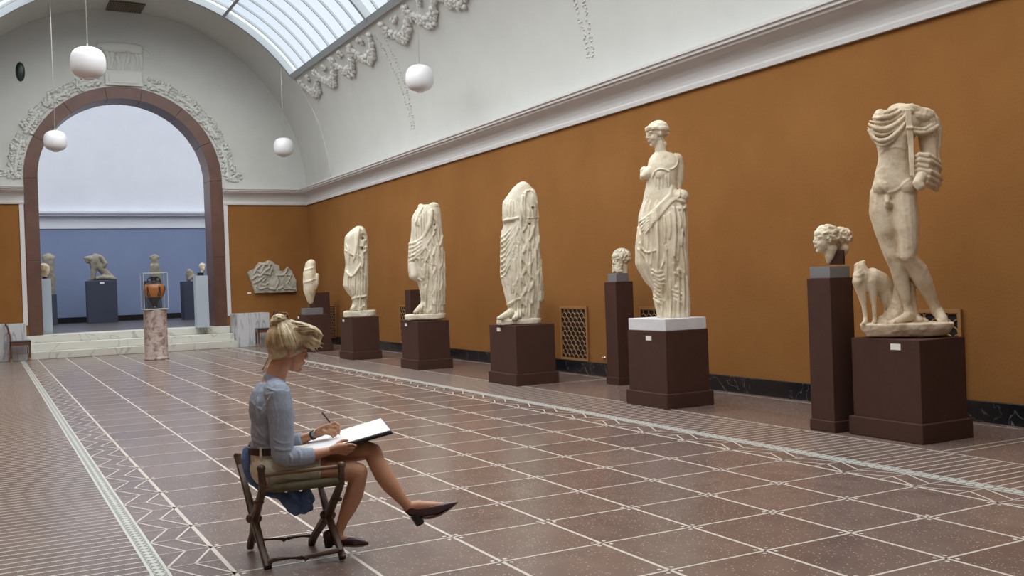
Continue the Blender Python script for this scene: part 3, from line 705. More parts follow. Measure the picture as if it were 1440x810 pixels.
sw.hexa([P(a, b_, c*P.s) for b_ in (181, 178) for a, c in ((1274, 19), (1284.5, 19), (1284.5, 28.5), (1274, 28.5))])
remesh('sword_sheath', sw, .006, MAR1, t, smooth=1, rough=.0015)
tr = G()
limb(tr, P, [(1255, 458, -10, 18), (1262, 430, -13, 13), (1268, 400, -15, 12), (1272, 372, -15, 11), (1266, 350, -14, 8)]); limb(tr, P, [(1282, 458, -12, 16), (1278, 430, -14, 10), (1280, 400, -14, 8)])
for k in range(14): blob(tr, P, 1238+k*4.6, 452+rnd.uniform(-4, 3), -8+rnd.uniform(-6, 6), 7, 8, 6)
remesh('tree_stump', tr, .010, MAR1, t, smooth=1, rough=.010, rscale=16, zmin=.005)
dg_ = G()
limb(dg_, P, [(1210, 377, 4, 9), (1212, 386, 5, 12.5), (1215, 392, 3, 14.5), (1225, 391, -3, 15.5), (1236, 396, -10, 15), (1245, 406, -16, 14)]); blob(dg_, P, 1210, 391, 9, 11, 9, 13)
limb(dg_, P, [(1208, 396, 10, 9.5), (1211, 410, 11, 6.8), (1215, 430, 12, 3.4), (1217, 445, 12, 3.2), (1217, 452, 14, 3.6)]); limb(dg_, P, [(1216, 454, 13, 3.4), (1214, 455, 19, 2.8)])
limb(dg_, P, [(1224, 396, 7, 9.5), (1227, 410, 8, 6.6), (1229, 430, 9, 3.4), (1230, 445, 9, 3.2), (1230, 452, 10, 3.6)]); limb(dg_, P, [(1229, 454, 10, 3.4), (1227, 455, 16, 2.8)])
limb(dg_, P, [(1245, 408, -14, 12), (1250, 424, -12, 10), (1255, 437, -12, 8), (1256, 450, -10, 6)]); limb(dg_, P, [(1246, 412, -24, 11), (1252, 432, -26, 9), (1250, 449, -24, 6)])
limb(dg_, P, [(1254, 446, -10, 4), (1246, 453, -3, 3.5)]); limb(dg_, P, [(1204, 373, 7, 3), (1209, 370.5, 6, 3), (1215, 368, 4, 2.6)])
strokes(dg_, P, [([(1200, 385), (1207, 392), (1216, 380)], 1., .2), ([(1203, 378), (1209, 385), (1214, 375)], 1, .2), ([(1213, 374), (1219, 386), (1218, 400)], 1.2, -.4)])
remesh('dog', dg_, .0075, MAR1, t, smooth=2, rough=.0015)['label'] = 'seated headless dog'

# ---- crowned goddess on a white slab
G().box((-.275, -.345, 0), (.275, .345, .13)).obj('stone_slab', noisy('white_slab', [(.4, (.66, .67, .70)), (.6, (.72, .73, .74))], 4., rough=.6, bump=.2), None, (5.617, 3.31, .83), bevel=.006)
tag(bpy.data.objects['stone_slab'], 'rough white marble slab lying between the brown plinth and the crowned goddess', 'slab')
base = (5.60, 3.30, .96); P = Place(base)
t = empty('goddess_statue', base, 'armless marble goddess with head, wavy crown of hair and clothes slipping to her hips', 'statue')
g = G()
loft(g, P, [(448, 925, 970, 20, 0), (436, 922, 971, 19, 0), (422, 919, 971, 19, 0), (407, 917, 970, 20, 0), (396, 907, 969.5, 21, 0), (386, 901, 969, 22, 0), (372, 893.8, 968.5, 23, 1), (352, 893.5, 967, 23, 1), (334, 894.5, 967, 23, 1), (319, 897, 966.5, 23, 1), (304, 898, 966, 22, 0), (292, 901, 966, 20, 0), (283, 904, 966, 17, 0, .3), (275, 908, 962, 13, 0, 0)], fold=3.4, nf=15, seed=5, nth=96, nz=110)
u = G()
loft(u, P, [(300, 903, 963, 17, 0), (286, 903.5, 962, 17, 0), (274, 905.5, 956, 15.5, 0), (263, 908, 950, 13.5, 0), (252, 909, 951, 14, 0), (243, 908.5, 953, 14.5, 0), (233, 911, 954.5, 13.5, 0), (225, 912, 955.5, 12, -1), (219, 916, 951.5, 10, -1), (214, 921, 944, 7, -1)], fold=0, nth=40, nz=50)
blob(u, P, 928, 246, 9, 8.5, 8, 8.5); limb(u, P, [(914, 242, 3, 9), (908, 246, 8, 7), (904, 248, 10, 4.2)])
limb(u, P, [(951, 224, -3, 9), (954.5, 236, -4, 8), (955, 252, -5, 6.5), (954, 262, -6, 5)]); limb(u, P, [(906, 240, -2, 6), (904, 250, 0, 4.2)])
blob(u, P, 958, 277, 2, 11, 15, 11, roll=30)
limb(u, P, [(927, 200, 0, 7.2), (929, 213, -1, 8), (931, 222, -2, 13)])
for q in (g, u): pass
g.add(u.verts(), u.f)
V_ = P.s
S = []
for k in range(6): S.append(([(899+k*1.5, 312+k*4), (912, 304+k*3.5), (928, 288+k*3), (944, 272+k*2.4), (956, 266+k*2)], 2.0, .5))      # slung roll of cloth
for x, y0, y1, w_ in ((906, 322, 352, 1.7), (915, 318, 372, 1.5), (924, 312, 400, 1.9), (934, 305, 342, 2.1), (941, 300, 335, 2.0), (948, 292, 360, 2.6), (953, 292, 366, 1.8), (958, 290, 345, 2.4), (962, 300, 330, 1.7), (936, 345, 395, 1.6), (947, 370, 446, 1.9), (953, 380, 446, 2.2), (960, 385, 446, 2.2), (966, 390, 446, 1.8), (930, 400, 446, 1.6), (942, 395, 446, 1.6)):
    S.append(([(x, y0), (x+1.5, (y0+y1)/2), (x+.5, y1)], w_, .5))
S += [([(938, 350), (932, 372), (925, 388)], 1.5, .3), ([(897, 320), (903, 338), (900, 352)], 1.8, .3), ([(899, 342), (908, 357), (922, 352)], 1.6, .2), ([(897, 350), (908, 362), (912, 385)], 1.5, 0),
      ([(917.5, 250), (919, 241), (923, 236.5), (929, 235.5), (934, 238), (941, 241)], 1.1, .6), ([(921, 250), (922, 262)], .8, 0), ([(926, 252), (927, 266)], .9, 0), ([(931, 250), (932, 264)], .9, 0), ([(936, 248), (938, 262)], 1, 0), ([(941, 244), (941, 262)], 1, 0),
      ([(953, 219), (955, 228), (950, 237), (943, 238)], 1., .3), ([(945, 262), (942, 280), (938, 290)], 1.8, .4), ([(950, 280), (966, 284), (962, 296), (955, 294)], 2.2, .3), ([(955, 300), (958, 318), (954, 330), (955, 340)], 2, .6)]
for k in range(9): S.append(([(919+rnd.uniform(-2, 3), 380+k*5), (925+rnd.uniform(-3, 3), 386+k*5), (932+rnd.uniform(-3, 2), 381+k*6)], 2.2, .3))
for k in range(8): S.append(([(948+rnd.uniform(-4, 8), 378+k*6), (953+rnd.uniform(-4, 8), 384+k*6)], 2.2, .6))
strokes(g, P, [(a, b_*1.05, c+.8) for a, b_, c in S])
Mh = P.M(math.radians(205))
Mh = Mh @ np.array([[math.cos(.14), 0, math.sin(.14)], [0, 1, 0], [-math.sin(.14), 0, math.cos(.14)]])
head(g, P(923.5, 188, 0), 37*P.s, Mh, 'wreath', neck=.1)
remesh('figure', g, .0064, MAR2, t, smooth=1, rough=.0015, rscale=30)

# ---- draped headless statues
def foot(g, P, pts): limb(g, P, pts)
def draped(name, base, lb, keys, extra, S, slab, m, vox, fold, nf, seed, holes=(), mslab=None):
    P = Place(base); t = empty(name, base, lb, 'statue'); g = G()
    loft(g, P, keys, fold=fold, nf=nf, seed=seed, nth=96, nz=110); e = G(); extra(e, P); g.add(e.verts(), e.f)
    strokes(g, P, [(a, b*1.1, c+.9) for a, b, c in S]); remesh('figure', g, vox, m, t, smooth=1, rough=.002, rscale=30, deform=carve(P, holes))
    h = G(); xl, xr, y0, y1, dp = slab; rows = []
    for yy, k in ((y1, .93), (y1-.8, 1.), (y0+1.5, 1.), (y0, .965)):
        c = P((xl+xr)/2, yy, 0); c -= P.V*(c@P.V)
        rows.append([c+P.U*(xr-xl)/2*P.s*k*math.copysign(abs(math.cos(q))**.75, math.cos(q))+P.V*dp*P.s*k*math.copysign(abs(math.sin(q))**.75, math.sin(q)) for q in np.arange(40)*2*PI/40])
    h.ring(rows); remesh('slab', h, .011, mslab or m, t, smooth=1, rough=.007, rscale=12, zmin=.001)
    return t
def vfolds(spec, seed=1):
    r = random.Random(seed); out = []
    for x0, x1, y0, y1, n, w_ in spec:
        for k in range(n):
            x = x0+(x1-x0)*(k+.5)/n+r.uniform(-.5, .5); a = y0+r.uniform(-4, 4); b = y1+r.uniform(-3, 3)
            out.append(([(x, a), (x+r.uniform(-1, 1), (a+b)/2), (x+r.uniform(-.6, .6), b)], w_*r.uniform(.8, 1.2), .3))
    return out
def zig(x, y0, y1, st, w_, l):   # stepped zig-zag edges of a falling hem
    out = []; y = y0; s = 1
    while y < y1:
        out.append(([(x+s*l, y-st*.9), (x+s*l*.3, y), (x-s*l, y+st*.25)], w_, .5)); y += st; s = -s
    return out
# third statue from the door of the picture (centre)
keys = [(449, 716, 757, 17, 0), (440, 716, 758, 17, 0), (430, 714.5, 759, 17, 0), (420, 711, 764, 18, 0), (404, 708, 764, 19, 0), (392, 704.5, 763, 19, 1), (377, 704, 761, 19, 1), (356, 704.5, 759.5, 19, 1), (338, 704.5, 758.5, 18, 1), (328, 705.5, 758, 18, 0), (316, 709, 757.5, 17, 0, .5), (311, 706.5, 757.5, 17, 1, .4), (298, 706, 757.5, 17, 1, .4), (285, 706, 755, 15, 0, .3), (276, 713, 753.5, 14, 0, 0), (266, 720, 750, 12, 0, 0), (258, 728, 743, 9, 0, 0), (255.6, 733, 739, 5, 0, 0)]
S = vfolds([(718, 733, 345, 412, 6, 1.1), (740, 762, 340, 425, 6, 1.4), (712, 722, 285, 308, 4, .8), (722, 760, 415, 446, 9, 1.3), (742, 757, 296, 306, 3, .7)], 3)
for k in range(9): S.append(([(704.5, 334+k*7), (708, 334+k*7.2), (715, 326+k*6.4), (722, 317+k*5), (728, 309+k*3.6)], 1.3+.4*(k % 2), .1))
S += [([(708, 311), (712, 309), (717, 306), (722, 310), (727, 308), (730, 305)], 1.8, .5), ([(727, 280), (730, 292), (733, 305), (731, 318), (734, 326)], 2.2, 1), ([(735, 276), (733, 290), (738, 304), (737, 318)], 2.2, .8), ([(740, 268), (737, 280), (738, 300), (740, 316)], 1.6, .4),
      ([(737, 272), (742, 266), (750, 267), (755, 278), (756, 292)], 1.2, .5), ([(741, 307), (748, 307.5), (757, 306.5)], 1.0, -.6), ([(710, 430), (722, 425), (730, 418), (734, 420)], 1.8, .6)]
S += zig(737, 324, 444, 15, 2.2, 4)+zig(746, 336, 440, 18, 2.2, 4)+zig(726, 330, 400, 17, 1.8, 3)+zig(755, 350, 430, 20, 1.9, 3)
def ex(e, P):
    blob(e, P, 722, 291, 8, 8, 7, 10); blob(e, P, 749, 285, 6, 7.5, 10, 20)
    limb(e, P, [(722, 437, 6, 6), (712, 443, 14, 5), (704, 447, 20, 3.6), (701, 448, 23, 2.6)]); limb(e, P, [(734, 438, 12, 6), (727, 445, 20, 4.5), (723, 448, 24, 3.2)])
draped('draped_statue', (5.58, 6.66, .82), 'pale headless statue in long pleated dress, cut off in a smooth arched top', keys, ex, S, (698.5, 761, 447.8, 456, 21), MAR3, .0072, 3.4, 17, 8, [(749.5, 292, 2.2, 9), (745, 314.5, 1.9, 8), (744, 307.5, 1.3, 2.5), (748, 307.5, 1.3, 2.5), (752, 307.3, 1.3, 2.5), (755.5, 307, 1.3, 2.5)])
# second
keys = [(442, 590, 624, 13, 0), (430, 592, 625.5, 13, 0), (419, 592, 626.5, 13, 0), (408, 590.5, 626.5, 14, 0), (396, 587, 626.5, 14, 0), (392, 576, 626.5, 15, 0), (379, 574.6, 626.5, 16, 0), (364, 574.6, 625, 16, 0), (352, 575, 624, 16, 0), (344, 575.5, 623.5, 15, 0), (336, 578, 623, 14, 0), (322, 579, 622, 14, 0, .5), (308, 579, 621, 14, 0, .4), (300, 582, 620.5, 13, 0, .3), (293, 587, 619, 11, 0, 0), (288, 592, 615, 8, 0, 0)]
S = []
for k in range(5): S.append(([(576, 343+k*6), (586, 342+k*5), (597, 331+k*4.6), (606, 318+k*4.2)], 2.1, .2))
S += vfolds([(588, 606, 350, 372, 6, 1.), (592, 612, 375, 440, 7, 1.1), (612, 626, 345, 438, 5, 1.5), (583, 600, 300, 335, 5, .8)], 5)
S += zig(610, 330, 440, 14, 1.8, 3)+zig(619, 345, 438, 16, 1.9, 3)+zig(601, 340, 375, 12, 1.5, 2.4)
S += [([(607, 296), (606, 310), (602, 322), (597, 332)], 3.2, 1), ([(604, 300), (612, 306), (617, 322), (618, 338)], 1.4, .3), ([(582, 360), (590, 366), (596, 362)], 1.5, .4), ([(598, 372), (595, 395), (592, 418)], 1.5, .4), ([(576, 394), (584, 398), (588, 404)], 1.6, .4), ([(585, 312), (590, 300), (594, 291)], 1.4, .4)]
def ex(e, P):
    blob(e, P, 592, 291, 0, 4.5, 6, 4.5); blob(e, P, 610, 290, 0, 8, 9, 5.5); blob(e, P, 590, 313, 8, 7, 6, 8)
    limb(e, P, [(582, 372, 6, 7), (583, 388, 10, 6)]); limb(e, P, [(596, 428, 4, 5), (589, 435, 10, 4.2), (584, 439, 15, 3)]); limb(e, P, [(607, 432, 8, 4.5), (603, 440, 13, 3)])
draped('draped_statue', (5.63, 10.25, .81), 'headless statue with mantle slung across the hips and bare advancing foot', keys, ex, S, (569, 627, 441.3, 449, 18), MAR3, .0085, 2.6, 14, 11, [(611, 316, 1.6, 6), (612, 323.5, 1.4, 6)])
# first
keys = [(436, 493, 515.5, 10, 0), (424, 496.5, 515.5, 10, 0), (419, 495, 516, 10, 0), (412, 489, 517, 11, 0), (402, 482.5, 517.5, 12, 0), (390, 484, 517.5, 12, 0), (372, 486.2, 517.5, 13, 0), (353, 484, 517.5, 13, 0), (340, 484.3, 517, 12, 0, .6), (333, 485, 516.5, 12, 0, .4), (327, 490, 515, 11, 0, .2), (321, 497, 513, 8, 0, 0), (318, 502, 509, 4, 0, 0)]
S = vfolds([(488, 514, 385, 418, 8, .9), (498, 514, 418, 434, 5, 1.1), (500, 505, 325, 365, 2, 1.2)], 7)
S += [([(505, 320), (503, 335), (501, 352), (497, 366)], 1.8, .7), ([(508, 322), (513, 328), (515, 340)], 1.4, .5), ([(485, 352), (492, 354), (496, 362), (503, 358)], 1.3, .5), ([(487, 382), (494, 392), (499, 385), (507, 372), (512, 362)], 1.6, .7), ([(505, 378), (511, 386), (514, 392)], 1.2, .4),
      ([(489, 412), (496, 424), (500, 416), (508, 419), (515, 416)], 1.7, .7), ([(506, 345), (511, 349), (516, 347)], 1.3, .5), ([(507, 360), (512, 368), (509, 376)], 2.2, .5), ([(484, 340), (491, 352), (490, 372)], 1, .4)]
def ex(e, P): blob(e, P, 511.5, 334, 4, 4.5, 8, 6); blob(e, P, 511.5, 351, 5, 5, 8, 6); limb(e, P, [(500, 430, 4, 4), (495, 435, 9, 3)]); limb(e, P, [(508, 431, 5, 4), (506, 436, 10, 2.6)])
draped('draped_statue', (5.58, 13.5, .835), 'slender veiled headless statue with a hollow where the face was', keys, ex, S, (483, 529, 436.6, 445.5, 15), MAR3, .0095, 2.0, 12, 15, [(511, 333.5, 5.4, 5), (510, 334.5, 2, 8), (511, 350, 4.2, 3), (509.5, 348.5, 1.7, 6)])
# small torso on its pin
base = (5.62, 16.9, .99); P = Place(base)
gp = G().box((-.21, -.16, -.15), (.21, .16, 0)).obj('grey_block', GREYB, None, (5.62, 16.9, .99), bevel=.004); tag(gp, 'small grey stone block under the leg-less torso', 'block')
t = empty('small_torso', base, 'small pale torso fragment tapering to one thigh, fixed on a thin pin', 'statue fragment')
g = G(); k0 = 1.
limb(g, P, [(436.5, 373, 0, 7.5), (435.5, 384, 0, 9.3), (436, 396, 0, 10), (436, 407, 0, 8.6), (436.5, 416, 0, 6.2), (437, 424, 0, 3.6)]); blob(g, P, 438, 371, 0, 6.3, 6, 6.5); limb(g, P, [(446, 387, 3, 3), (445, 398, 3, 3.4), (443, 406, 2, 2.4)]); limb(g, P, [(430, 396, 0, 4), (430, 410, 0, 3), (434, 424, 0, 1.6)])
strokes(g, P, [([(428, 380), (436, 378), (444, 375)], 1.2, .3), ([(427, 398), (436, 395), (444, 392)], 1.3, .3), ([(440, 386), (447, 384)], 1., .2)])
remesh('torso', g, .013, MAR2, t, smooth=2, rough=.004, rscale=14)
G().tube([P(434, 435, 0)*np.array([1, 1, 0]), P(434.5, 421, 0)], .012, 8).obj('pin', mat('dark_steel', (.2, .19, .18), .4, .8), t)
# ---- heads on tall plinths
base = (5.57, .825, 1.35); P = Place(base)
t = G().box((-.115, -.12, 0), (.125, .12, .10)).obj('grey_block', GREYB, None, (5.57, .825, 1.35), bevel=.003); tag(t, 'grey stone block between the tall plinth and the double head', 'block')
t = empty('double_head', (5.57, .825, 1.45), 'two curly-haired youthful marble heads joined side by side, facing left', 'sculpted head')
P = Place((5.57, .825, 1.45)); g = G(); M1 = P.M(math.radians(206)); M1 = M1@np.array([[math.cos(-.06), 0, math.sin(-.06)], [0, 1, 0], [-math.sin(-.06), 0, math.cos(-.06)]])
head(g, P(1161.5, 337, .03), 41*P.s, M1, 'curls', 3, neck=0); limb(g, P, [(1168, 350, 4, 9), (1166, 362, 5, 6), (1165, 368, 5, 3)])
remesh('front_head', g, .0058, MAR2, t, smooth=1)
g = G(); head(g, P(1180, 339, -.10), 38*P.s, P.M(math.radians(195)), 'curls', 5, neck=0); limb(g, P, [(1186, 350, -12, 8), (1182, 362, -12, 5), (1179, 368, -10, 3)])
remesh('rear_head', g, .0065, MAR1, t, smooth=1)
sp = G(); sp.hexa([P(a, b_, c*P.s) for b_, q in ((372, 0), (352, 1)) for a, c in ((1166, -12), (1188, -12), (1186, 6), (1168, 6))]); sp.obj('support', BROWN, t)
P = Place((6.45, 5.476, 1.37))
t = G().box((-.10, -.10, 0), (.10, .10, .11)).obj('grey_block', GREYB, None, (6.45, 5.476, 1.37), bevel=.003); tag(t, 'grey stone block under the bearded head', 'block')
t = empty('bearded_head', (6.45, 5.476, 1.48), 'small damaged bearded marble head left of the crowned goddess', 'sculpted head'); P = Place((6.45, 5.476, 1.48)); g = G()
head(g, P(873, 366.5, 0), 33*P.s, P.M(math.radians(222)), 'curls', 8, beard=True, neck=.05); limb(g, P, [(876, 374, 0, 7), (877, 386, 0, 6)])
remesh('head', g, .0065, MAR3, t, smooth=1, rough=.002, zmin=.001)
# ---- relief slab on the end wall
t = empty('relief_slab', (5.85, YE-.06, 1.75), 'grey broken marble relief with figures hanging on the end wall right of the arch', 'relief slab')
q = [(95, 330), (130, 300), (210, 270), (235, 215), (300, 155), (335, 175), (380, 160), (410, 140), (450, 128), (500, 145), (530, 180), (610, 215), (625, 300), (700, 290), (755, 230), (820, 300), (850, 380), (885, 450), (897, 635), (560, 655), (220, 665), (160, 480)]
wq = [onY(340+a/11.57, 355+b_/11.57, YE-.12) for a, b_ in q]
O = np.array([5.85, YE-.06, 1.75]); g = G(); g.prism([p-O for p in wq], (0, 1, 0), .12)
def rl(pts, r, d=-.02): g.cap([onY(340+a/11.57, 355+b_/11.57, YE-.12)-O+np.array([0, d, 0]) for a, b_ in pts], r*.0015, 8)
for pts, r in (([(200, 350), (240, 270), (320, 190), (400, 200)], 16), ([(250, 300), (300, 340), (340, 260), (360, 200)], 20), ([(420, 190), (450, 250), (400, 280), (345, 330)], 17), ([(345, 335), (460, 370), (495, 260)], 14), ([(200, 500), (280, 460), (350, 400), (400, 400), (350, 470)], 16), ([(180, 430), (230, 380), (300, 390), (330, 350)], 20), ([(560, 370), (640, 375), (700, 365), (800, 375)], 14), ([(570, 380), (595, 440), (600, 495), (560, 560)], 12), ([(700, 370), (740, 430), (770, 490), (820, 560)], 13), ([(800, 350), (780, 430), (740, 500)], 11), ([(240, 560), (300, 600), (420, 560), (450, 590), (540, 600)], 16), ([(300, 520), (380, 540), (430, 500)], 14), ([(600, 600), (660, 560), (700, 600), (780, 590), (860, 600)], 14), ([(740, 260), (720, 320), (690, 350)], 13), ([(430, 170), (470, 200), (440, 230)], 18)): rl(pts, r)
remesh('slab', g, .012, RELI, t, smooth=1, rough=.012, rscale=5)
tag(G().box((-.05, -.008, -.022), (.05, 0, .022)).obj('wall_label', CARD, None, onY(350.5, 412, YE)), 'tiny white wall label at lower left of the hanging relief', 'label')
# ================================================================ COLUMN, VASE AND CASE
cb = onZ(220.5, 505.5); P = Place(cb); s_ = P.s
t = empty('stone_column', cb, 'short round column of mottled pinkish breccia in front of the steps, carrying the vase', 'column')
R_ = 15.6*s_; Hc = 70*s_
G().lathe([(.01, 0), (R_*1.06, 0), (R_*1.07, .03), (R_*1.03, .05), (R_, .08), (R_*1.0, Hc-.04), (R_*1.03, Hc-.02), (R_*1.03, Hc), (.01, Hc)], n=64).obj('shaft', COLM, t, smooth=True).data.shade_flat() if False else G().lathe([(.01, 0), (R_*1.06, 0), (R_*1.07, .03), (R_*1.03, .05), (R_, .08), (R_, Hc-.04), (R_*1.03, Hc-.02), (R_*1.03, Hc), (.01, Hc)], n=64).obj('shaft', COLM, t)
bpy.data.objects['shaft'].data.polygons.foreach_set('use_smooth', [len(p.vertices) == 4 and abs(p.normal.z) < .7 for p in bpy.data.objects['shaft'].data.polygons])
vt = (cb[0], cb[1], Hc)
t = empty('vase_showcase', vt, 'clear glass box with thin frame standing on the round column over the vase', 'showcase')
hw, Hs = 22*s_*.72, 52*s_
G().box((-hw*1.02, -hw*1.02, 0), (hw*1.02, hw*1.02, .025)).obj('base_plate', mat('showcase_base', (.45, .45, .42), .5), t, bevel=.003)
g = G(); e = .012
for sx in (-1, 1):
    for sy in (-1, 1): g.box((sx*hw-e/2, sy*hw-e/2, .025), (sx*hw+e/2, sy*hw+e/2, Hs))
    g.box((sx*hw-e/2, -hw, Hs-e), (sx*hw+e/2, hw, Hs)); g.box((-hw, sx*hw-e/2, Hs-e), (hw, sx*hw+e/2, Hs))
g.obj('edge_strips', mat('clear_edge', (.50, .50, .48), .25), t)
G().box((-hw, -hw, .026), (hw, hw, Hs-.002)).obj('glass_pane', CASE, t)
BLK = mat('black_gloss_slip', (.020, .012, .010), .3); ORG = noisy('orange_clay', [(.4, (.40, .13, .035)), (.6, (.48, .17, .045))], 6., rough=.35)
t = empty('amphora', (cb[0], cb[1], Hc+.026), 'orange and black figured ancient two-handled vase inside the glass case', 'vase'); q = s_
prof = [(5.2, 0), (5.4, 1.2), (3.6, 2.4), (3.4, 3.6), (5.2, 7), (8.2, 11.5), (11, 16), (13, 21), (14, 26), (13.7, 30), (12, 33.5), (8.5, 36), (4.4, 37.4), (3.7, 39), (3.8, 41.5), (4.6, 43), (5.9, 43.6), (5.9, 44.8), (4.6, 45)]
g = G(); rows = [[(r*q*math.cos(a), r*q*math.sin(a), z*q) for a in np.arange(48)*2*PI/48] for r, z in prof]; rows = [[(0.001*math.cos(a), .001*math.sin(a), 0) for a in np.arange(48)*2*PI/48]]+rows
g.ring(rows); bo = g.obj('body', [BLK, ORG], t, smooth=True)
for p in bo.data.polygons:
    if 16.2*q < p.center.z < 34*q: p.material_index = 1
fr = {18: 13.2, 20: 13.2, 22: 13.45, 24: 13.8, 26: 14.1, 28: 14.0, 30: 13.8, 32: 12.9}
def vs(a, z, l=.10): r = np.interp(z, [16, 21, 26, 30, 33.5], [11, 13, 14, 13.7, 12])+l; a = math.radians(a); b = math.atan2(CAM[1]-cb[1], CAM[0]-cb[0]); return np.array([r*q*math.cos(a+b), r*q*math.sin(a+b), z*q])
for a0 in (-38, 30, 95, 160, 225):                   # dark standing figures
    g = G()
    for pts, r in (([(a0, 31.5), (a0, 31)], .9), ([(a0, 30), (a0+2, 25.5)], 1.3), ([(a0+1, 25), (a0-5, 21), (a0-4, 17.6)], .7), ([(a0+3, 25), (a0+9, 21.5), (a0+8, 17.6)], .7), ([(a0, 29.5), (a0-9, 27.5)], .55), ([(a0+1, 29.5), (a0+10, 28.5)], .5)):
        g.cap([vs(a, z, -.1) for a, z in pts], r*q, 6)
    g.obj('painted_figure', BLK, t, smooth=True)
for sx in (-1, 1):
    g = G(); b = math.atan2(CAM[1]-cb[1], CAM[0]-cb[0])+PI/2; u_ = np.array([math.cos(b), math.sin(b), 0])*sx
    g.tube([u_*r*q+np.array([0, 0, z*q]) for r, z in ((4.6, 42.6), (6.6, 43), (8., 41.5), (8.2, 38.5), (8., 36))], .75*q, 8); g.obj('handle', BLK, t, smooth=True)

# ================================================================ CHAIRS
WOOD = noisy('dark_red_wood', [(.3, (.10, .036, .018)), (.7, (.16, .06, .03))], 8., rough=.35, vec=(1, 1, .2)); SEATL = mat('black_leather', (.012, .012, .014), .35); BRASS = mat('brass', (.7, .5, .2), .3, 1)
def chair(x, y, rz, lb):
    t = empty('museum_chair', (x, y, 0), lb, 'chair'); t.rotation_euler = (0, 0, rz); h = .215
    g = G(); g.box((-h-.01, -h-.01, .44), (h+.01, h+.01, .475)); o = g.obj('seat', SEATL, t, bevel=.014)
    g = G()
    for a, b in (((-h, -h, .37), (h, -h+.025, .44)), ((-h, h-.025, .37), (h, h, .44)), ((h-.025, -h, .37), (h, h, .44)), ((-h, -h, .37), (-h+.025, h, .44))): g.box(a, b)
    g.obj('apron', WOOD, t, bevel=.003)
    for sx in (-1, 1):
        for sy in (-1, 1):
            X, Y = sx*(h-.02), sy*(h-.02); g = G(); k = .020
            g.hexa([(X-k*.62, Y-k*.62, .07), (X+k*.62, Y-k*.62, .07), (X+k*.62, Y+k*.62, .07), (X-k*.62, Y+k*.62, .07), (X-k, Y-k, .44), (X+k, Y-k, .44), (X+k, Y+k, .44), (X-k, Y+k, .44)])
            lg = g.obj('leg', WOOD, t, bevel=.003); f_ = G().box((X-.014, Y-.014, 0), (X+.014, Y+.014, .07)); f_.obj('brass_foot', BRASS, lg)
    for sy in (-1, 1):
        Y = sy*(h-.02); g = G(); g.ring([[(xx-.017, Y-.016, z), (xx+.017, Y-.016, z), (xx+.017, Y+.016, z), (xx-.017, Y+.016, z)] for xx, z in ((-h+.02, .44), (-h+.01, .6), (-h-.03, .78), (-h-.08, .90))]); g.obj('back_post', WOOD, t, bevel=.003)
    g = G(); g.box((-h-.085, -h+.03, .82), (-h-.055, h-.03, .895)); g.obj('top_rail', WOOD, t, bevel=.004)
    g = G(); g.box((-h-.035, -h+.03, .64), (-h-.012, h-.03, .68)); g.obj('middle_rail', WOOD, t, bevel=.004)
chair(-.37, 20.08, 0, 'dark wooden chair with black seat at the left edge, before the marble block')
chair(5.28, 20.0, PI-.06, 'dark wooden chair with black seat right of the steps, behind the sketching woman')

# ================================================================ THE BLUE ROOM
def far_plinth(x0, x1, ytop, ybot, dep, lb, m, zb=UP, name='plinth', ftab=None):
    a, b = onZ(x0, ybot, zb), onZ(x1, ybot, zb); Y = (a[1]+b[1])/2; a, b = onY(x0, ybot, Y), onY(x1, ybot, Y); h = onY((x0+x1)/2, ytop, Y)[2]
    t = empty(name, ((a[0]+b[0])/2, Y+dep/2, zb), lb, 'plinth'); w_ = (b[0]-a[0])/2
    G().box((-w_, -dep/2, 0), (w_, dep/2, h-zb)).obj('body', m, t, bevel=.008)
    return t, w_, Y, h
def stele(t, x, Y, z): pass
t, w1, Y1, h1 = far_plinth(57.5, 74.5, 392, 469.5, .32, 'slim pale blue plinth with a small head, left under the arch', PALEB)
Y1a = Y1
PX = t.location.x
P = Place((PX, Y1+.16, h1)); t = empty('head_sculpture', (PX, Y1+.16, h1), 'small pale marble head on the left slim pale plinth', 'sculpted head'); g = G()
G().box((-.05, -.05, 0), (.05, .05, .05)).obj('mount', DARK, t)
k = Place((PX, Y1+.16, h1+.0)); head(g, k(62.5, 379, 0), 17*k.s, k.M(math.radians(-30)), 'curls', 3, neck=.05); limb(g, k, [(63, 383, 0, 3.4), (64, 389, 0, 2.4)]); remesh('head', g, .014, MAR1, t, smooth=1)
t, w2, Y2, h2 = far_plinth(277.5, 295, 387.5, 460.5, .32, 'slim pale blue plinth with a small head, right beside the arch jamb', PALEB)
PX = t.location.x
t = empty('head_sculpture', (PX, Y2+.16, h2), 'small white marble head on a dark mount, on the right slim pale plinth', 'sculpted head'); g = G()
G().box((-.07, -.05, 0), (.07, .05, .08)).obj('mount', DARK, t)
k = Place((PX, Y2+.16, h2)); head(g, k(285, 375.5, 0), 12*k.s, k.M(math.radians(-60)), 'wreath', 3, neck=.05); limb(g, k, [(284.5, 378, 0, 2.2), (284.5, 384, 0, 1.8)]); remesh('head', g, .012, MAR2, t, smooth=1)
def far_statue(name, px, ytop_pl, base, lb, build, m=LIME, vox=.022, rough=.01):
    k = Place(base); t = empty(name, base, lb, 'statue'); g = G(); build(g, k); remesh('figure', g, vox, m, t, smooth=1, rough=rough, rscale=8); return t
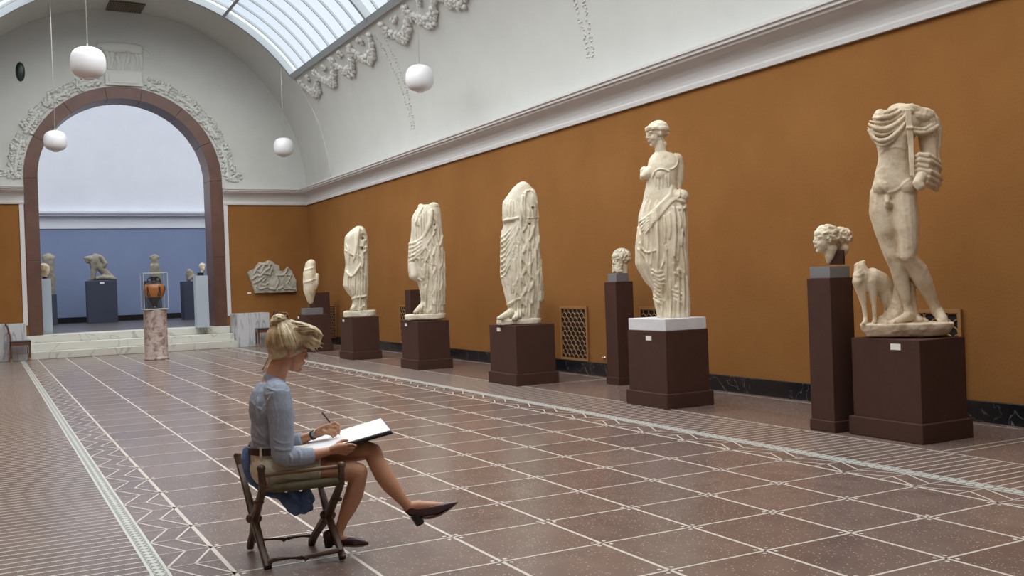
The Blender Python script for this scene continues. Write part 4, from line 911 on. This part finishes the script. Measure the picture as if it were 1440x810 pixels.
# plinths further back
t, wa, Ya, ha = far_plinth(124.5, 166.5, 394.5, 454, .7, 'broad dark blue plinth carrying the crouching sphinx', NAVY)
G().box((-.07, -.36, ha-UP-.12), (.07, -.35, ha-UP-.05)).obj('label_card', CARD, t)
def b_(g, k):
    limb(g, k, [(131, 391, 0, 3.3), (131.5, 380, 0, 4), (132, 372, 0, 5.5), (130, 366, 0, 5.5)]); limb(g, k, [(131, 366, 0, 5.5), (125, 363.5, 2, 4.6), (120, 363, 2, 3.2), (123, 368, 2, 2.5)])
    limb(g, k, [(134, 364, 0, 6.5), (140, 374, 0, 6.5), (148, 384, 0, 5.5), (156, 391, 0, 4.5)]); limb(g, k, [(133, 358.5, 0, 2.6), (142, 362, -4, 3.5), (149, 371, -6, 3.2), (147, 374, -6, 3)])
    limb(g, k, [(137, 391, 5, 3), (148, 391, 5, 3), (159, 391, 2, 2.6)]); limb(g, k, [(134, 392, 0, 2.2), (126, 392.5, 0, 1.6)])
    g.box(k(125, 394.4, -10*k.s), k(126, 394, -9*k.s))
def sph(g, k):
    b_(g, k)
far_statue('sphinx_statue', 0, 0, (t.location.x, Ya+.35, ha), 'weathered winged sphinx crouching, headless, on the broad blue plinth', lambda g, k: (limb(g, k, [(131, 391.5, 0, 3.3), (131.5, 380, 0, 4), (132, 372, 0, 5.5), (130, 366, 0, 5.5)]), limb(g, k, [(131, 366, 0, 5.5), (125, 363.5, 2, 4.6), (120, 363, 2, 3.2), (123, 368, 2, 2.5)]), limb(g, k, [(134, 364, 0, 6.5), (140, 374, 0, 6.5), (148, 384, 0, 5.5), (156, 390, 0, 4.2)]), limb(g, k, [(133, 358.5, 0, 2.6), (142, 362, 4, 3.2), (149, 371, 5, 3.2), (147, 374, 5, 2.5)]), limb(g, k, [(137, 391, 5, 2.6), (145, 390, 6, 3.2), (154, 391, 5, 2.8), (162, 391.8, 2, 2.2)]), limb(g, k, [(126, 393, 0, 1.5), (164, 392.5, 0, 1.5)])))
t, wb_, Yb, hb = far_plinth(70, 81.5, 414, 457, .8, 'dark blue plinth under the upright torso, beside the left slim plinth', NAVY)
far_statue('kouros_torso', 0, 0, (t.location.x, Yb+.4, hb), 'weathered upright archaic torso behind the small head at left', lambda g, k: (limb(g, k, [(73, 412, 0, 4), (73, 398, 0, 5), (71, 388, 0, 6.5)]), limb(g, k, [(69, 385, 0, 7), (68.5, 370, 0, 7.5), (68, 364, 0, 8)]), limb(g, k, [(62, 362, 0, 3.5), (68, 360, 0, 4.5), (75, 362, 0, 3.2)])))
t, wc, Yc, hc_ = far_plinth(207, 229, 394.5, 452.5, .7, 'dark blue plinth hidden behind the glass case and column', NAVY)
far_statue('seated_figure', 0, 0, (t.location.x, Yc+.35, hc_), 'grey stone frontal beast-like figure seen through and above the glass case', lambda g, k: (limb(g, k, [(217.5, 365, 2, 4.8), (217.5, 370, 0, 6), (219, 380, 0, 6.5), (221, 392, 0, 6.5)]), limb(g, k, [(212, 362, 2, 2), (217, 359.6, 2, 2.8), (223, 362, 2, 2)]), limb(g, k, [(214, 374, 5, 3), (213.5, 392, 5, 2.8)]), limb(g, k, [(220, 374, 5, 3), (219.5, 392, 5, 2.8)])))
t, wd, Yd, hd = far_plinth(260, 277, 395.5, 449.5, .7, 'dark blue plinth standing left of the right slim pale plinth', NAVY)
far_statue('small_reclining_fragment', 0, 0, (t.location.x, Yd+.35, hd), 'small stone animal fragment on the dark blue plinth at right', lambda g, k: (limb(g, k, [(265, 393, 0, 3), (265.5, 386, 0, 4.5), (266, 382, 0, 4)]), limb(g, k, [(268, 384, 0, 4), (271, 390, 0, 3.6)]), limb(g, k, [(266, 393, 3, 2.5), (274, 387.5, 3, 2)])))
# ================================================================ FOLDING STOOL
PB = (.335, -.457, 0.); P = Place(PB)
OAK = noisy('worn_brown_wood', [(.3, (.050, .026, .016)), (.5, (.085, .046, .027)), (.72, (.15, .085, .045))], 9., 5, rough=.4, bump=.1, bscale=40)
OAKL = noisy('rubbed_light_wood', [(.3, (.13, .075, .035)), (.7, (.22, .14, .07))], 12., rough=.4); OLIVE = noisy('olive_canvas', [(.4, (.085, .075, .035)), (.6, (.12, .105, .055))], 20., rough=.8)
t = empty('folding_stool', PB, 'antique dark wooden folding stool with crossed legs and olive canvas seat', 'stool'); stool = t
def bar(name, pts, r, m=OAK, n=10, par=None):
    g = G(); g.cap([P(a, b, c*P.s) for a, b, c in pts], [q*P.s for q in (r if isinstance(r, (list, tuple)) else [r]*len(pts))], n); return g.obj(name, m, par or t, smooth=True)
def beam(name, pts, w_, m=OAK):                       # flat-sided bar with eased edges
    g = G(); rows = []; L = [P(a, b, c*P.s) for a, b, c in pts]
    for i, p in enumerate(L):
        d = L[min(i+1, len(L)-1)]-L[max(i-1, 0)]; d /= np.linalg.norm(d); a = P.U-d*(P.U@d); a /= np.linalg.norm(a); b = np.cross(d, a); k = (w_[i] if isinstance(w_, (list, tuple)) else w_)*P.s
        rows.append([p+a*k*x+b*k*1.15*y for x, y in ((-1, -.6), (-.6, -1), (.6, -1), (1, -.6), (1, .6), (.6, 1), (-.6, 1), (-1, .6))])
    g.ring(rows); return g.obj(name, m, t, bevel=.002)
beam('leg', [(377, 799, 56), (369, 773, 32), (357, 729, 0), (345, 683, -30), (337, 655, -52), (334, 643, -57)], [5.2, 4.8, 5.8, 4.6, 4.2, 4.8])
beam('leg', [(352, 768, -56), (355, 752, -34), (358, 729, 0), (367, 697, 44), (369, 682, 53), (367, 661, 56)], [5.2, 4.6, 5.8, 4.8, 4.8, 4.4])
beam('leg', [(482, 785, 53), (475, 762, 36), (461, 724, 0), (452, 690, -36), (447, 664, -55), (446, 652, -57)], [4.8, 4.4, 5.4, 4.2, 4., 4.2])
beam('leg', [(438, 764, -54), (443, 752, -40), (461, 724, 0), (474, 694, 42), (480, 678, 53), (480, 656, 56)], [5, 4.8, 5.6, 4.8, 4.6, 4.2])
for a, b, c in ((367, 659, 56), (480, 654, 56), (334, 641, -57), (446, 650, -57)): bar('finial', [(a-.4, b, c), (a+.4, b, c)], 5.4, n=14)
for a, b in ((357, 729), (461, 724)): bar('pivot_boss', [(a-4, b, 0), (a+4, b, 0)], 7.2, n=16); 
for a, b in ((364, 706), (474, 702)): bar('pin', [(a-4, b, 40), (a+4, b, 40)], 3.2)
bar('arm_rail', [(369, 669, 56), (388, 666, 56), (478, 656, 56)], 2.9, OAKL); bar('arm_rail', [(336, 650, -57), (390, 655, -57), (446, 654, -57)], 2.6, OAKL)
beam('foot_rail', [(378, 791, 55), (384, 787, 55), (424, 783.5, 55), (429, 785.5, 55), (434, 782.5, 55), (476, 774, 54), (481, 776, 54)], [4.2, 3, 3, 4., 3, 3, 4.2])
beam('foot_rail', [(353, 764, -54), (360, 760, -54), (395, 757, -54), (400, 759, -54), (405, 756.5, -54), (434, 753, -54), (438, 754, -54)], [3.6, 2.6, 2.6, 3.6, 2.6, 2.6, 3.6])
bar('seat_rail', [(371, 690, 54), (478, 677, 54)], 2.8); bar('seat_rail', [(341, 668, -54), (448, 662, -54)], 2.8)
g = G(); rows = []
for k in np.linspace(-1, 1, 21):
    if abs(k) < .999: y = [(385+(1-k)*-12, 687-(1-k)*9.5), (472-(1-k)*14, 677-(1-k)*8)]
    else: y = [(385, 687), (472, 677)] if k > 0 else [(361, 668), (444, 661)]
    sag = 7*(1-k*k)
    a, b = P(y[0][0], y[0][1]+sag, k*54*P.s), P(y[1][0], y[1][1]+sag, k*54*P.s); rows.append((a, b))
top = [[a, b] for a, b in rows]; th_ = np.array([0, 0, .006])
g.ring([[a+th_, b+th_, b-th_, a-th_] for a, b in rows])
g.cap([P(386, 687, 55*P.s), P(472, 677, 55*P.s)], 6.*P.s, 14); g.cap([P(350, 667, -55*P.s), P(444, 661, -55*P.s)], 5*P.s, 12)
g.obj('canvas_seat', OLIVE, t, smooth=True)

# ================================================================ THE WOMAN
person = empty('person', PB, 'woman in grey-blue sweater and beige shorts sitting cross-legged, drawing on a pad', 'person')
SKIN = noisy('skin', [(.35, (.50, .25, .145)), (.65, (.58, .31, .19))], 6., rough=.5); SKIN.node_tree.nodes['Principled BSDF'].inputs['Subsurface Weight'].default_value = .08
SKIN.node_tree.nodes['Principled BSDF'].inputs['Subsurface Radius'].default_value = (.02, .008, .004)
s_ = P.s; g = G()
h = 63*s_; ft = math.radians(9); Mh = P.M(math.radians(10))@np.array([[math.cos(ft), 0, math.sin(ft)], [0, 1, 0], [-math.sin(ft), 0, math.cos(ft)]])
hc = P(405, 493, 0); head(g, hc, h, Mh, None, neck=0)
limb(g, P, [(400, 503, 0, 14), (392, 517, 0, 14), (386, 532, 0, 15), (384, 545, 0, 20)], 18)
blob(g, P, 380, 575, 0, 26, 37, 40, roll=-4); blob(g, P, 380, 610, 0, 22, 33, 38); blob(g, P, 384, 657, 0, 27, 42, 24); limb(g, P, [(389, 549, 34, 12), (387, 546, 0, 15), (386, 548, -34, 12)])
# near arm and hand
limb(g, P, [(392, 556, 43, 13), (395, 600, 48, 11), (399, 638, 50, 9.5)]); limb(g, P, [(399, 639, 50, 9.5), (425, 641, 46, 9), (450, 637.5, 41, 7), (463, 634, 38, 5.6), (470, 633, 37, 6)])
for dd in (-3, 0, 3): limb(g, P, [(467, 633-dd*.6, 37+dd, 4.6), (478, 631-dd*1.1, 38+dd, 4.6), (485, 630.5-dd*1.2, 38+dd, 3.6)])
limb(g, P, [(484, 627, 39, 2.7), (491, 625.4, 40, 2.3), (496, 625.6, 40, 2.1), (500, 627, 40, 1.8)], 10); limb(g, P, [(485, 631, 38, 2.7), (492, 631, 38, 2.3), (497, 630.5, 36, 1.9)], 10)
limb(g, P, [(484, 634.5, 37, 2.6), (490, 635.5, 36, 2.2), (494, 634, 34, 1.9)], 10); limb(g, P, [(480, 637.5, 37, 2.4), (486, 639, 35, 2.1), (489, 637.5, 33, 1.7)], 10)
limb(g, P, [(470, 629, 38, 3.4), (477, 622.5, 37, 2.8), (483, 619.5, 36, 2.4), (488, 619.5, 35, 2.)], 10)
# far arm and hand
limb(g, P, [(390, 556, -43, 13), (396, 596, -52, 10.5), (404, 626, -50, 9.3)]); limb(g, P, [(404, 627, -50, 9.3), (420, 619, -42, 8.2), (436, 613.5, -33, 6), (447, 610, -28, 5.2)])
for dd in (-2.4, 0, 2.4): limb(g, P, [(447, 609-dd, -26+dd, 4.6), (457, 604-dd*1.2, -22+dd, 4.8), (464, 602-dd*1.3, -18+dd, 3.8)])
limb(g, P, [(463, 598, -17, 3), (471, 594.5, -14, 2.5), (477, 598, -11, 2.2), (477.5, 604.5, -10, 1.9)], 10); limb(g, P, [(464, 602, -14, 2.8), (472, 600.5, -11, 2.4), (478, 604, -9, 2.1), (476.5, 609.5, -8, 1.8)], 10)
limb(g, P, [(462, 606, -12, 2.8), (470, 606, -9, 2.3), (474, 610, -7, 2), (471, 613, -7, 1.8)], 10); limb(g, P, [(459, 609, -11, 2.6), (466, 611, -8, 2.2), (468, 614.5, -6, 1.8)], 10)
limb(g, P, [(455, 607, -14, 3.4), (463, 609.5, -10, 2.8), (470, 608, -8, 2.4), (475, 605, -9, 2.)], 10)
# near leg, planted
limb(g, P, [(385, 664, 22, 22), (415, 663, 25, 19.5), (445, 662.5, 26, 17), (475, 662, 26, 15), (496, 662, 26, 14), (504, 664, 26, 13)], 18)
limb(g, P, [(504, 664, 26, 13), (502, 678, 25, 12.5), (498, 695, 22, 13), (491, 712, 20, 11.5), (483, 730, 19, 8), (477.5, 745, 18, 6.6), (474, 754, 18, 7.5)], 18); limb(g, P, [(468, 756, 18, 6.5), (484, 758, 20, 6.2), (500, 761, 23, 4.5), (508, 762, 25, 3.4)])
# far leg, crossed over
limb(g, P, [(384, 655, -22, 22), (420, 647, -20, 19), (455, 641, -12, 17), (490, 636, -2, 15), (515, 633, 6, 13.5), (524, 636, 10, 13)], 18)
limb(g, P, [(524, 636, 10, 13), (529, 649, 14, 12.5), (539, 667, 20, 13.2), (549, 682, 24, 12.2), (560, 696, 27, 9.2), (569, 706, 29, 7.4), (575, 713, 29, 8)], 18)
limb(g, P, [(574, 713, 29, 8), (588, 711, 29, 7.5), (603, 711, 29, 6.3), (618, 711, 29, 5), (628, 710, 29, 3.6)])
body = remesh('body', g, .0036, SKIN, person, smooth=2)
# eyes, brows and lips as small details
def hp(x, y, z): return hc+Mh@(np.array([x, y, z])*h)
EYE = mat('dark_lashes', (.05, .03, .02), .5); LIP = mat('lips', (.42, .13, .10), .4)
for sgn in (-1, 1):
    G().cap([hp(.365, sgn*.16, .005), hp(.378, sgn*.115, -.004), hp(.372, sgn*.06, .0)], .010*h, 8).obj('eyelashes', EYE, person, smooth=True)
    G().cap([hp(.36, sgn*.19, .085), hp(.392, sgn*.12, .105), hp(.40, sgn*.05, .085)], .011*h, 8).obj('eyebrow', mat('blond_brow', (.28, .18, .09), .7), person, smooth=True)
G().cap([hp(.385, -.055, -.238), hp(.402, 0, -.235), hp(.385, .055, -.238)], .016*h, 8).obj('lips', LIP, person, smooth=True)
# sweater
SWE = noisy('grey_blue_knit', [(.35, (.32, .37, .46)), (.65, (.38, .43, .53))], 40., rough=.9, bump=.35, bscale=160, spec=.1, bdist=.003)
g = G()
blob(g, P, 380, 575, 0, 29.5, 42, 42, roll=-4); blob(g, P, 381, 606, 0, 28, 39, 40, roll=0); blob(g, P, 381, 625, 0, 28.5, 39, 18); limb(g, P, [(391, 554, 40, 17.5), (388, 550, 20, 17.5), (387, 549, 0, 18), (386, 553, -38, 16.5)]); limb(g, P, [(385, 534, 0, 15.8), (384, 550, 0, 22)], 20); blob(g, P, 399, 585, -17, 16, 14, 14); blob(g, P, 399, 585, 17, 16, 14, 14)
g.tube([P(a, b, c*s_) for a, b, c in ((391, 552, 42), (394, 575, 46), (396, 605, 48), (397, 628, 50), (400, 640, 50))], [17*s_, 17.5*s_, 16.5*s_, 15.5*s_, 14.5*s_], 20)
g.tube([P(a, b, c*s_) for a, b, c in ((395, 633, 50), (405, 642, 49), (424, 643, 47), (441, 641, 44))], [15.5*s_, 14.5*s_, 13*s_, 11.4*s_], 20); g.ell(P(397, 637, 50*s_), (15.6*s_,)*3)
g.tube([P(a, b, c*s_) for a, b, c in ((389, 552, -42), (395, 596, -52), (404, 628, -50))], [16*s_, 14.5*s_, 13*s_], 20); g.tube([P(a, b, c*s_) for a, b, c in ((400, 630, -51), (412, 623, -45), (426, 617.5, -37))], [13.5*s_, 12*s_, 10.2*s_], 18)
strokes(g, P, [(a_, b_, c_+.9) for a_, b_, c_ in [([(372, 570), (366, 588), (372, 606)], 2., .3), ([(362, 560), (360, 580), (366, 600), (374, 616)], 2.2, 0), ([(377, 562), (371, 580), (374, 596)], 1.6, .2), ([(356, 596), (366, 610), (376, 620)], 2, 0), ([(386, 618), (397, 625), (408, 622)], 1.6, -1.2), ([(386, 630), (397, 634), (408, 632)], 1.6, -.9), ([(408, 640), (412, 648), (409, 654)], 1.8, 0), ([(420, 634), (424, 643), (421, 652)], 1.6, 0), ([(352, 615), (362, 622), (374, 626)], 2, 0),
                ([(373, 543), (382, 549), (394, 550), (402, 546)], 1.1, .2), ([(383, 552), (376, 566), (374, 585)], 1.3, .2), ([(355, 566), (362, 574), (372, 578)], 1.6, 0), ([(358, 606), (362, 618), (359, 628)], 1.5, 0), ([(386, 566), (391, 590), (388, 612)], 1.3, -.9)]])
remesh('sweater', g, .0044, SWE, person, smooth=2, rough=.0012, rscale=40)
# shorts, belt
SHO = noisy('beige_cotton', [(.35, (.66, .61, .49)), (.65, (.74, .69, .57))], 25., rough=.85, bump=.2, bscale=120, spec=.15, bdist=.003)
g = G()
blob(g, P, 381, 655, 0, 30.5, 47, 29); blob(g, P, 378, 641, 0, 27.5, 40, 16)
g.tube([P(a, b, c*s_) for a, b, c in ((380, 662, 22), (405, 661.5, 25), (430, 661, 26), (451, 660.5, 27))], [26*s_, 22.5*s_, 19.5*s_, 17.8*s_], 22)
g.tube([P(a, b, c*s_) for a, b, c in ((380, 655, -22), (415, 648, -20), (448, 642, -14))], [25*s_, 21*s_, 18.6*s_], 22)
strokes(g, P, [([(353+k*3.2, 640+k*.4), (357+k*3.6, 656+k), (372+k*4, 672-k*.6)], 1.4, 1.) for k in range(7)]+[([(385, 650), (398, 655), (412, 652)], 1.5, .2), ([(392, 662), (408, 664), (424, 661)], 1.5, .1), ([(400, 672), (420, 674), (440, 671)], 1.3, .1), ([(449.5, 645), (450.5, 660), (449.5, 676)], 1.0, .3)])
remesh('shorts', g, .0048, SHO, person, smooth=2, rough=.001, rscale=40)
bc = P(378.5, 629.5, 0); g = G(); rows = []
for q_ in np.arange(48)*2*PI/48:
    d = P.U*math.cos(q_)*29.3*s_+P.V*math.sin(q_)*41*s_; rows.append([bc+d*k+np.array([0, 0, z*s_]) for k, z in ((1.03, -4.6), (1.03, 4.6), (.96, 4.6), (.96, -4.6))])
rows.append(rows[0]); g.ring(rows, caps=False); g.obj('belt', mat('brown_belt_leather', (.045, .018, .012), .4), person, smooth=False)
for a in (-30, 70): 
    q_ = math.radians(a); d = P.U*-math.cos(q_)*30*s_+P.V*math.sin(q_)*42*s_; g = G(); c = bc+d*1.02; tt = np.cross(d/np.linalg.norm(d), [0, 0, 1]); dn = d/np.linalg.norm(d)
    g.hexa([c+tt*x*s_+dn*y*s_+np.array([0, 0, z*s_]) for z in (-7, 7) for x, y in ((-1.6, -.6), (1.6, -.6), (1.6, .9), (-1.6, .9))]); g.obj('belt_loop', SHO, person)
# shoes
LEA = mat('dark_oxblood_leather', (.050, .013, .014), .28); LEA.node_tree.nodes['Principled BSDF'].inputs['Coat Weight'].default_value = .3; SOLE = mat('worn_sole', (.17, .11, .085), .6); HEEL = mat('black_heel', (.012, .011, .012), .35)
def shoe(up, cut, sole, heel):
    g = G(); limb(g, P, up, 18); me = remesh('shoe', g, .0042, LEA, person, smooth=2)
    sb = G(); a, b = [P(x, y, d*s_) for x, y, d in cut]          # plane of the opening: remove the skin above it
    so = G(); L = [P(x, y, d*s_) for x, y, d, _ in sole]; W_ = [q[3]*s_ for q in sole]; rows = []
    for p, w_ in zip(L, W_): rows.append([p+P.V*w_, p-P.V*w_, p-P.V*w_+np.array([0, 0, 1.7*s_]), p+P.V*w_+np.array([0, 0, 1.7*s_])])
    so.ring(rows); so.obj('sole', SOLE, me, bevel=.001)
    hg = G(); (x0, y0, d0, r0), (x1, y1, d1, r1) = heel; hg.tube([P(x0, y0, d0*s_), P(x1, y1, d1*s_)], [r0*s_, r1*s_], 16); hg.obj('heel', HEEL, me, bevel=.001)
shoe([(462, 753, 18, 8.4), (470, 760, 18, 7.2), (484, 761.5, 20, 7.4), (498, 761.5, 23, 7.4), (509, 763, 25, 4.8), (516, 764, 26, 2.8)], ((460, 745, 18), (492, 754, 20)), [(458, 761, 18, 6.5), (468, 764, 18, 5.5), (480, 767, 20, 7), (497, 768, 23, 7.5), (510, 767.5, 25, 5), (518, 766, 26, 2)], ((462, 758, 18, 7), (462.5, 769.6, 18, 5.6)))
shoe([(577, 716, 29, 8.6), (586, 720, 29, 7.6), (600, 718, 29, 8.2), (613, 715.5, 29, 8.2), (626, 712, 29, 6), (638, 708.5, 29, 3.4), (642, 707, 29, 2)], ((570, 706, 29), (606, 708, 29)), [(574, 724, 29, 6.5), (590, 729, 29, 5.5), (604, 728.5, 29, 7), (618, 724, 29, 7.5), (632, 716, 29, 5), (644, 706.5, 29, 2)], ((584, 723, 29, 8), (591, 737, 29, 6.4)))
# watch
wc_ = P(440, 612, -31*s_); d = P(447, 610, -28*s_)-P(433, 614.5, -35*s_); d /= np.linalg.norm(d); a = np.cross(d, [0, 0, 1]); a /= np.linalg.norm(a); b = np.cross(d, a); g = G(); rows = []
for q_ in np.arange(24)*2*PI/24:
    e = a*math.cos(q_)+b*math.sin(q_); rows.append([wc_+e*6.*s_+d*1.9*s_, wc_+e*6.*s_-d*1.9*s_, wc_+e*7.*s_-d*1.9*s_, wc_+e*7.*s_+d*1.9*s_])
rows.append(rows[0]); g.ring(rows, caps=False); wo = g.obj('watch', mat('black_watch_strap', (.01, .01, .012), .4), person, smooth=False)
G().tube([wc_+P.V*6.6*s_+np.array([0, 0, 2*s_]), wc_+P.V*7.8*s_+np.array([0, 0, 2.3*s_])], 3*s_, 16).obj('watch_face', mat('watch_glass', (.55, .56, .6), .15, .6), wo)
# hair
HAIR = noisy('blond_hair', [(.34, (.20, .125, .06)), (.47, (.46, .34, .18)), (.60, (.78, .66, .44))], 9., 6, rough=.38, vec=(1, 1, 1), bump=.3, bscale=60, bdist=.004)
HAIR.node_tree.nodes['Principled BSDF'].inputs['Specular IOR Level'].default_value = .6
g = G(); rnd = random.Random(12)
def hw_(p): return hc+Mh@(np.array(p)*h)
g.ell(hw_((-.045, 0, .22)), (.45*h, .38*h, .45*h), Mh, 28, 18); g.ell(hw_((-.22, 0, -.04)), (.22*h, .27*h, .22*h), Mh, 20, 12)
bun = np.array([-.28, 0, .63])
def sph_(a, e): return np.array([-.065+.445*math.cos(e)*math.cos(a), .365*math.cos(e)*math.sin(a), .155+.385*math.sin(e)])
# strands drawn back to the bun
for k in range(150):
    a = rnd.uniform(-PI, PI)
    front = abs(a) < 1.25
    e0 = rnd.uniform(.05, .25) if front else rnd.uniform(-.75, -.35) if abs(a) > 2.1 else rnd.uniform(-.25, .0)
    p0 = sph_(a, e0); pts = []
    top_ = np.array([-.20, 0, .56])
    for t_ in np.linspace(0, 1, 8):
        q_ = p0*(1-t_)+top_*t_; v = (q_-np.array([-.045, 0, .22]))/np.array([.46, .39, .46]); v /= max(np.linalg.norm(v), 1e-6); v = v*np.array([.46, .39, .46])*(1+.02*math.sin(k+t_*5)) + np.array([-.045, 0, .22]); pts.append(hw_(v))
    g.cap(pts, [h*rnd.uniform(.014, .024)]*8, 6)
for k in range(80):                                  # lifted, tousled fringe
    y0 = rnd.uniform(-.26, .26); z0 = rnd.uniform(.0, .16); sp_ = rnd.uniform(.0, .17)
    pts = [hw_(q_) for q_ in [(a_+rnd.uniform(-.025, .025), b_+.05*math.sin(k+i_*2.1), c_+rnd.uniform(-.03, .03)) for i_, (a_, b_, c_) in enumerate(((.0, y0*.8, .63), (.22, y0*.95, .61+sp_*.2), (.42+sp_*.3, y0, .56+sp_*.1), (.56+sp_*.5, y0*1.1, .44+z0*.4), (.60+sp_*.5, y0*1.15, .28+z0*.5), (.50+sp_*.5, y0*1.1, .12+z0*.8)))]]
    g.curve(pts, [.02*h, .026*h, .028*h, .026*h, .02*h, .009*h], 7)
g.ell(hw_((.38, 0, .38)), (.25*h, .29*h, .20*h), Mh, 18, 12); g.ell(hw_((.46, 0, .36)), (.24*h, .30*h, .255*h), Mh, 18, 12); g.ell(hw_((.2, 0, .36)), (.25*h, .31*h, .17*h), Mh, 18, 12)
for k in range(16):
    y0 = rnd.uniform(-.3, .3); pts = [hw_(q_) for q_ in ((.18, y0, .36), (.34, y0*1.05, .20+rnd.uniform(-.03, .06)), (.44+rnd.uniform(-.03, .05), y0*1., .14+rnd.uniform(-.04, .05)))]; g.cap(pts, [.03*h, .03*h, .012*h], 6)
for k in range(90):                                  # curls over the sides of the fringe
    sg = rnd.choice((-1, 1)); x0 = rnd.uniform(.0, .28); z0 = rnd.uniform(.22, .58); up = rnd.uniform(-.12, .06)
    pts = [hw_(q_) for q_ in ((x0, sg*.335, z0), (x0+.16, sg*rnd.uniform(.31, .345), z0+.02+up*.3), (x0+.30, sg*rnd.uniform(.28, .33), z0-.02+up*.7), (x0+.40+rnd.uniform(-.04, .07), sg*rnd.uniform(.2, .31), z0-.09+up))]
    g.curve(pts, [.016*h, .022*h, .020*h, .008*h], 6)
for k in range(22):                                  # bun
    a0 = rnd.uniform(0, 6.28); tl = rnd.uniform(-.5, .5); r0 = rnd.uniform(.10, .17)
    pts = [hw_(bun+np.array([-.02+r0*math.cos(a0+q_), r0*.95*math.sin(a0+q_), .09*tl+.05*math.sin(q_*1.3+k)])) for q_ in np.linspace(0, 3.4, 8)]
    g.cap(pts, .030*h, 7)
g.ell(hw_(bun), (.18*h, .18*h, .17*h), Mh, 16, 10)
for k in range(9):                                   # loose ends
    a = rnd.uniform(-1.5, 4.5); g.cap([hw_(bun+np.array([0, 0, .05])), hw_(bun+np.array([.16*math.cos(a), .1*math.sin(a), .15])), hw_(bun+np.array([.26*math.cos(a), .16*math.sin(a), .14+rnd.uniform(-.1, .08)]))], [.02*h, .012*h, .006*h], 5)
for k in range(7): 
    y0 = rnd.uniform(-.15, .15); g.cap([hw_((-.38, y0, -.2)), hw_((-.44, y0*1.3, -.38)), hw_((-.47+rnd.uniform(-.05, .06), y0*1.6, -.56))], [.022*h, .012*h, .006*h], 5)
hair = remesh('hair', g, .0029, HAIR, person, smooth=1)
TOR = noisy('tortoiseshell', [(.4, (.03, .012, .006)), (.55, (.35, .16, .03))], 60., rough=.2)
g = G()
for k in range(7):
    a = -.4+k*.42; c = bun+np.array([.05, 0, .02]); g.cap([hw_(c+np.array([.15*math.cos(a), .18*math.sin(a), -.08])), hw_(c+np.array([.19*math.cos(a), .22*math.sin(a), .04])), hw_(c+np.array([.10*math.cos(a), .12*math.sin(a), .17]))], .020*h, 6)
g.cap([hw_(bun+np.array([.2*math.cos(q_)+.04, .2*math.sin(q_), -.02])) for q_ in np.linspace(-.9, 2.6, 10)], .022*h, 6); g.obj('hair_claw', TOR, hair, smooth=True)
# drawing pad, pencil, jacket
PAPER = mat('white_paper', (.80, .80, .82), .7); COVER = mat('black_cover', (.014, .016, .024), .35)
NL, NR, FR_, FL_ = P(433, 638, 34*s_), P(549, 604.5, 34*s_), P(535.5, 588, -52*s_), P(424, 621.5, -52*s_)
pad = empty('drawing_pad', PB, 'open white drawing pad with dark cover resting on the woman\'s raised knee', 'drawing pad')
nrm = np.cross(NR-NL, FL_-NL); nrm /= np.linalg.norm(nrm)
if nrm[2] < 0: nrm = -nrm
def slab_(a0, a1, sh, name, m, gr=0.):
    c = (NL+NR+FR_+FL_)/4; q_ = [c+(p-c)*(1+gr) for p in (NL, NR, FR_, FL_)]; G().hexa([p+nrm*a0+sh for p in q_]+[p+nrm*a1+sh for p in q_]).obj(name, m, pad, bevel=.0015)
slab_(-.006, 0, 0, 'paper_block', PAPER); slab_(-.0115, -.0065, 0, 'back_cover', COVER, .03)
slab_(-.0175, -.0135, (NR-NL)*.012, 'folded_cover', mat('grey_card_cover', (.12, .13, .15), .6), .0); slab_(-.024, -.018, (NR-NL)*.006, 'lower_cover', COVER, .02)
pc = empty('pencil', PB, 'thin dark pencil held upright in the woman\'s writing hand', 'pencil')
a, b = P(453, 580, -24*s_), P(478.6, 612.5, -9*s_); g = G(); g.tube([a, a+(b-a)*.9], 1.25*s_, 8); g.obj('barrel', mat('dark_lacquer', (.04, .025, .02), .3), pc); G().tube([a+(b-a)*.9, b], [1.2*s_, .15*s_], 8).obj('point', mat('cedar', (.45, .28, .14), .6), pc)
DEN = noisy('blue_denim', [(.35, (.08, .14, .30)), (.65, (.18, .27, .48))], 14., rough=.9, bump=.3, bscale=60, spec=.1)
g = G(); limb(g, P, [(347, 634, -14, 6), (347, 646, -8, 8), (350, 662, -6, 7.5), (355, 676, -8, 6.5)]); limb(g, P, [(349, 632, 10, 4.5), (346, 648, 12, 6), (350, 666, 8, 6)]); limb(g, P, [(355, 676, -8, 5), (372, 694, -12, 4), (395, 698, -10, 5)])
limb(g, P, [(397, 698, -8, 7), (405, 705, -4, 9), (412, 714, -2, 9), (416, 720, -2, 6)]); limb(g, P, [(412, 696, -10, 9), (424, 704, -12, 11), (432, 709, -12, 9.5), (435, 714, -12, 6)]); limb(g, P, [(431, 694, -8, 8), (436, 702, -8, 7)]); limb(g, P, [(416, 716, -2, 6), (428, 718, -8, 5.5), (437, 712, -10, 4)])
strokes(g, P, [([(402, 698), (408, 710), (414, 722)], 1.4, .2), ([(418, 697), (421, 710), (420, 720)], 1.5, .2), ([(428, 696), (432, 706), (430, 716)], 1.4, .2), ([(346, 636), (344, 650), (350, 670)], 1.3, .2)])
tag(remesh('denim_jacket', g, .006, DEN, None, None, smooth=2, rough=.002, rscale=30), 'blue denim jacket bunched behind the woman and hanging under the stool seat', 'jacket').location = PB
